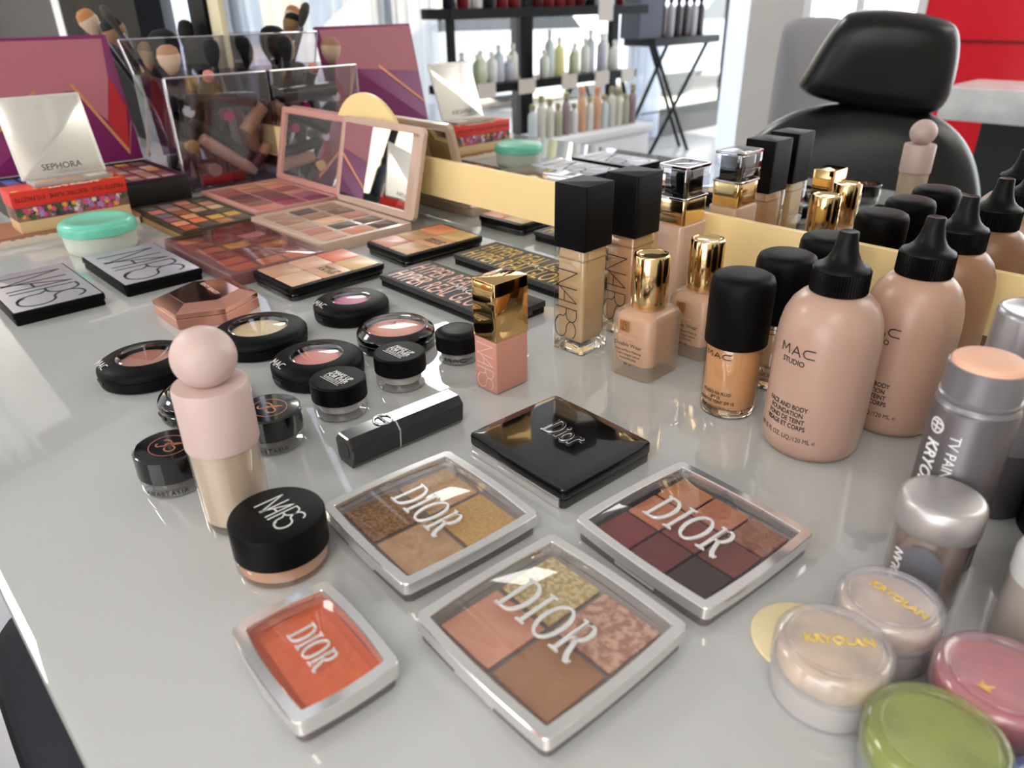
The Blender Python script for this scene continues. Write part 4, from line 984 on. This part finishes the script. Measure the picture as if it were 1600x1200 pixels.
# ---- big palette with the pink and purple lid
t = thing('large_palette', 'very large open eyeshadow palette with pink, purple and red geometric lid', 'makeup palette', (-125.4, -30.0, 0))
PUR = mat('plum purple', (122, 26, 92), .45)
MB().slab(17.6, 22.5, 0, 4.2, .15, .05).build('base', mat('black card box', (14, 13, 14), .5), t)
MB().frame(17.4, 22.3, 4.2, 4.6, .5, .1, .04).build('rim', mat('dark plum rim', (60, 24, 44), .5), t)
MB().slab(16.5, 21.4, 4.2, 4.3, .1, .02).build('tray', mat('wine tray', (88, 26, 50), .5), t)
pc = [(206, 160, 150), (190, 120, 130), (214, 170, 160), (196, 136, 150), (150, 60, 76), (196, 140, 60), (204, 150, 70), (176, 120, 100), (190, 140, 120), (130, 90, 80), (150, 50, 70), (170, 120, 100), (140, 100, 84), (96, 60, 56), (120, 90, 80)]
bl = [(70, 110, 180), (90, 140, 200), (120, 90, 150), (70, 80, 140), (130, 100, 130)]
random.seed(2)
for i in range(7):
    for j in range(9):
        cc = bl[(i*2+j) % 5] if j < 3 else pc[(i*4+j*3) % 15]
        MB().slab(1.85, 1.75, 4.3, 4.42, .15, .03, c=(-6.9+i*2.3, -9.2+j*2.3)).build('pan', pan_mat(cc, bump=.1), t)
# lid, leaning back; pattern placed on its face
lb, lt_ = Vector((-8.9, 0, 4.7)), Vector((-13.3, 0, 23.3))
Yv = (lt_-lb).normalized(); Xv = Vector((0, 1, 0)); N = Xv.cross(Yv)
Mx = Matrix((Xv, Yv, N)).transposed().to_4x4(); Mx.translation = (lb+lt_)/2
Ld = (lt_-lb).length
MB().slab(22.6, Ld, -.55, -.1, .2, .08).xf(Mx).build('lid', mat('plum card', (128, 30, 90), .5), t)
MB().slab(22.0, Ld-.5, -.1, -.04, .1, .01).xf(Mx).build('lid_face', PUR, t)
def yz(y, z):   # world y, table height -> lid plane
    return ((y+30.0), (z-14.0)/Yv.z)
def flat(name, pts, M_, lift):
    q = [yz(*p) for p in pts]; q = [(max(-11, min(11, a)), max(-Ld/2+.2, min(Ld/2-.2, b_))) for a, b_ in q]
    MB().loft([[tuple(Mx @ Vector((a, b_, lift+h))) for a, b_ in q] for h in (0, .03)]).build(name, M_, t, smooth=0)
DUST = mat('dusty pink', (176, 104, 114), .5); REDD = mat('geometric red', (176, 26, 34), .45); GL = mat('gold line', (206, 140, 96), .35, metal=.5)
flat('pink_field', [(-41, 14.2), (-26.0, 15.6), (-22.4, 10.8), (-20.4, 17.0), (-19.6, 22.7), (-41, 22.9)], DUST, -.03)
flat('red_diamond', [(-22.4, 10.6), (-20.6, 5.9), (-18.9, 12.6), (-20.2, 17.2)], REDD, 0)
flat('gold_line', [(-26.3, 16.4), (-25.8, 16.6), (-20.5, 6.2), (-20.7, 5.5)], GL, .03)
flat('gold_line', [(-20.7, 5.5), (-20.5, 6.2), (-18.9, 10.6), (-18.8, 10.2)], GL, .03)
flat('gold_line', [(-41, 8.2), (-41, 8.6), (-31.4, 16.1), (-31.3, 15.6)], GL, .03)

# ---- acrylic organiser with tubes and brushes
AC = clearmat('acrylic', (238, 236, 240), .12, .03)
t = thing('acrylic_organiser', 'clear acrylic organiser crammed with tubes and brushes against the mirror', 'organiser', (0, 0, 0))
def plate(b, pts, th_, ax):
    """flat acrylic wall from (y,z) or (x,z) outline"""
    if ax == 'x': return lambda x: b.loft([[(x+h, p[0], p[1]) for p in pts] for h in (0, th_)])
    return lambda y: b.loft([[(p[0], y+h, p[1]) for p in pts] for h in (0, th_)])
lowp = [(-16.9, .3), (-.3, .3), (-.3, 17.4), (-16.9, 17.4)]
b = MB(); plate(b, lowp, .35, 'x')(-123.3); b.build('side_wall', AC, t, smooth=0)
b = MB(); plate(b, lowp, .3, 'x')(-136.2); b.build('divider', AC, t, smooth=0)
b = MB(); plate(b, [(-152, .3), (-123, .3), (-123, 17.4), (-136, 17.4), (-136, 22.5), (-152, 22.5)], .3, 'z')(-.5); b.build('back_wall', AC, t, smooth=0)
b = MB(); plate(b, [(-136, .3), (-123, .3), (-123, 17.4), (-136, 17.4)], .3, 'z')(-17.0); b.build('front_wall', AC, t, smooth=0)
MB().box(-152, -123, -17, -.3, .02, .3).build('floor_plate', AC, t, smooth=0)
tall = [(-17.9, 22.5), (-16.6, 17), (-14.2, 11), (-13.2, 6), (-13.2, .3), (-.3, .3), (-.3, 22.5)]
b = MB(); plate(b, tall, .35, 'x')(-136.6); b.build('tall_side_wall', AC, t, smooth=0)
b = MB(); plate(b, tall, .35, 'x')(-151.8); b.build('tall_side_wall', AC, t, smooth=0)
RIM = clearmat('bright acrylic edge', (240, 232, 240), .5, .1, .35, (225, 215, 225))
b = MB(); bar(b, (-123.1, -17, 17.4), (-123.1, -.4, 17.4), .17); bar(b, (-123.1, -17, .3), (-123.1, -17, 17.4), .22); b.build('polished_edge', RIM, t)
b = MB()
for p, q in zip([(-17.9, 22.5), (-16.6, 17), (-14.2, 11), (-13.2, 6)], [(-16.6, 17), (-14.2, 11), (-13.2, 6), (-13.2, .3)]): bar(b, (-136.4, *p), (-136.4, *q), .18)
bar(b, (-136.4, -17.9, 22.5), (-136.4, -.5, 22.5), .14); b.build('polished_edge', RIM, t)
def tube(p, q, r, col, capcol, label, capk=.3, metal=0, endcap=None):
    p, q = Vector(p), Vector(q); L_ = (q-p).length; d = (q-p)/L_
    t = thing('makeup_tube', label, 'makeup tube', tuple(p)); t.rotation_euler = d.to_track_quat('Z', 'Y').to_euler()
    MB().lathe([(r*.9, 0), (r, .1), (r, L_*(1-capk)), (r*.8, L_*(1-capk)+.05)], 24).build('tube', mat('tube %d %d %d' % col, col, .3, metal=metal), t)
    MB().lathe([(r*.98, L_*(1-capk)+.06), (r*.98, L_-.12), (r*.85, L_)], 24).build('cap', mat('tubecap %d %d %d' % capcol, capcol, .25, metal=.9 if capcol == (224, 184, 120) else 0), t)
BK = (22, 22, 24); GD = (224, 184, 120)
tube((-125.0, -13.2, 13.6), (-124.9, -2.2, 13.2), 1.25, BK, BK, 'thick black tube lying across the top of the organiser')
tube((-124.9, -12.3, 8.0), (-124.9, -4.2, 1.7), 1.0, (206, 160, 138), (214, 176, 160), 'nude pink lip gloss slanting down across the organiser front')
tube((-126.2, -13.4, 11.0), (-126.2, -2.6, 3.0), .95, BK, (40, 40, 42), 'long black tube slanting behind the nude lip gloss')
tube((-124.9, -1.0, 12.0), (-124.7, -4.9, 8.2), 1.15, (190, 146, 112), (196, 152, 120), 'tan concealer tube leaning with its end towards the room')
tube((-128.6, -6.6, 11.0), (-124.4, -7.2, 11.0), .85, (150, 60, 110), (190, 30, 110), 'tube with a magenta cap facing out of the organiser')
tube((-129, -12.6, 12.0), (-124.6, -13.4, 12.2), .85, (200, 200, 202), (230, 228, 226), 'tube with a white round cap end facing out')
tube((-128.5, -13.9, 6.8), (-124.2, -14.1, 7.0), 1.1, (60, 50, 44), GD, 'tube with a round gold cap end facing out of the organiser')
tube((-129.5, -11.0, 2.9), (-124.2, -11.2, 2.9), 1.15, (120, 96, 90), (176, 146, 140), 'round brown-ended jar tube low in the organiser')
tube((-125.0, -13.6, 1.4), (-124.6, -6.4, 1.3), .9, (176, 22, 34), (150, 16, 26), 'dark red lipstick tube on the floor of the organiser')
tube((-128.5, -15.0, 3.0), (-128.8, -8.5, 15.5), .9, (84, 30, 44), BK, 'wine red tube standing slanted inside the organiser')
tube((-131, -4.5, 1.4), (-130.8, -8.0, 15.8), 1.0, (60, 36, 50), BK, 'dark plum tube standing inside the organiser')
tube((-132.5, -14.4, 1.4), (-133, -12.6, 16.0), 1.1, BK, (50, 50, 54), 'black tube standing at the back corner of the organiser')
tube((-128.0, -1.8, 1.3), (-127.4, -2.6, 14.6), 1.0, (188, 140, 116), (30, 28, 28), 'beige tube standing against the mirror in the organiser')
tube((-125.0, -5.2, .0+1.3), (-124.8, -1.2, 5.6), .85, (110, 60, 66), (208, 150, 120), 'short mauve tube at the mirror end of the organiser')
tube((-133.5, -7.5, 1.3), (-133.2, -9.0, 16.8), 1.1, (40, 34, 40), GD, 'dark tube with gold cap standing at the middle of the organiser')
tube((-126.5, -9.2, 14.8), (-124.2, -9.4, 17.6), .9, BK, (224, 130, 116), 'black tube with a coral cap end poking from the organiser top')
tube((-130.5, -1.6, 1.4), (-131, -3.2, 17), 1.0, (170, 30, 50), BK, 'crimson tube standing near the mirror in the organiser')
tube((-129.8, -12.3, 1.3), (-130, -10.9, 14.0), .9, (210, 170, 150), BK, 'pale nude tube standing inside the organiser')
def brush(p, q, hr, hl, hair, tip, label, handle=(30, 26, 24), flat_=1.0, tipk=.5):
    p, q = Vector(p), Vector(q); L_ = (q-p).length; d = (q-p)/L_
    t = thing('makeup_brush', label, 'brush', tuple(p)); t.rotation_euler = d.to_track_quat('Z', 'Y').to_euler()
    h0 = L_-hl
    MB().lathe([(.2, 0), (.42, h0*.25), (.5, h0*.6), (.42, h0*.78)], 16).build('handle', mat('handle %d %d' % handle[:2], handle, .3), t)
    MB().lathe([(.46, h0*.78), (.5, h0*.8), (.62, h0)], 20).build('ferrule', mat('ferrule', (90, 88, 92), .2, metal=.9), t)
    b = MB(); b.lathe([(.6, h0), (hr*.85, h0+hl*.35), (hr, h0+hl*.6), (hr*.95, h0+hl*.7)], 28, caps=(1, 0)); b.xf(Matrix.Diagonal((1, flat_, 1, 1))).build('bristles', mat('hair %d %d' % hair[:2], hair, .85, bump=.6, bscale=90), t, smooth=70)
    b = MB(); b.lathe([(hr*.95, h0+hl*.7), (hr*.82, h0+hl*.88), (hr*.45, h0+hl*.98), (.01, L_)], 28, caps=(0, 0)); b.xf(Matrix.Diagonal((1, flat_, 1, 1))).build('bristle_tips', mat('hair tip %d %d' % tip[:2], tip, .85, bump=.6, bscale=90), t, smooth=70)
brush((-127, -13.2, 1), (-126.2, -14.4, 21.9), 1.75, 4.3, (196, 170, 146), (166, 122, 98), 'fluffy brush with tan head poking from the organiser corner')
brush((-139, -8, 1), (-138.6, -10.2, 23.8), 2.5, 6.6, (24, 24, 26), (16, 16, 18), 'large black brush standing in the middle of the organiser')
brush((-142.5, -7, 1), (-142, -17.0, 25.6), 1.9, 5.0, (150, 116, 84), (24, 22, 22), 'dark tipped brush leaning out of the tall compartment')
brush((-145.5, -6.5, 1), (-146, -19.4, 26.8), 1.6, 4.6, (206, 180, 156), (176, 120, 76), 'amber tipped white brush leaning left from the organiser')
brush((-138, -6.5, 3), (-139.5, -18.2, 27.4), 1.3, 4.6, (56, 52, 44), (70, 64, 54), 'flat olive grey brush leaning highest from the organiser', flat_=.5)
brush((-138.4, -12.2, 2), (-138.2, -14.2, 17.5), 1.5, 5.4, (30, 29, 31), (20, 20, 22), 'short black brush head inside the tall compartment')
brush((-141, -4.5, 1), (-140, -3.6, 22.4), 2.5, 6.4, (26, 26, 28), (18, 18, 20), 'wide black powder brush close to the mirror')
brush((-146, -5.5, 1), (-145.6, -2.8, 25.0), 1.4, 4.8, (34, 32, 30), (22, 22, 22), 'slim black brush standing at the mirror end')
brush((-128.5, -7.4, 1), (-128.3, -6.4, 22.4), 1.3, 4.2, (28, 28, 30), (22, 22, 24), 'black foundation brush above the low compartment')
brush((-139.6, -16.0, 4), (-139.4, -12.6, 22), 1.4, 5.0, (196, 166, 120), (160, 130, 90), 'golden hair brush inside the tall compartment', (176, 140, 96))
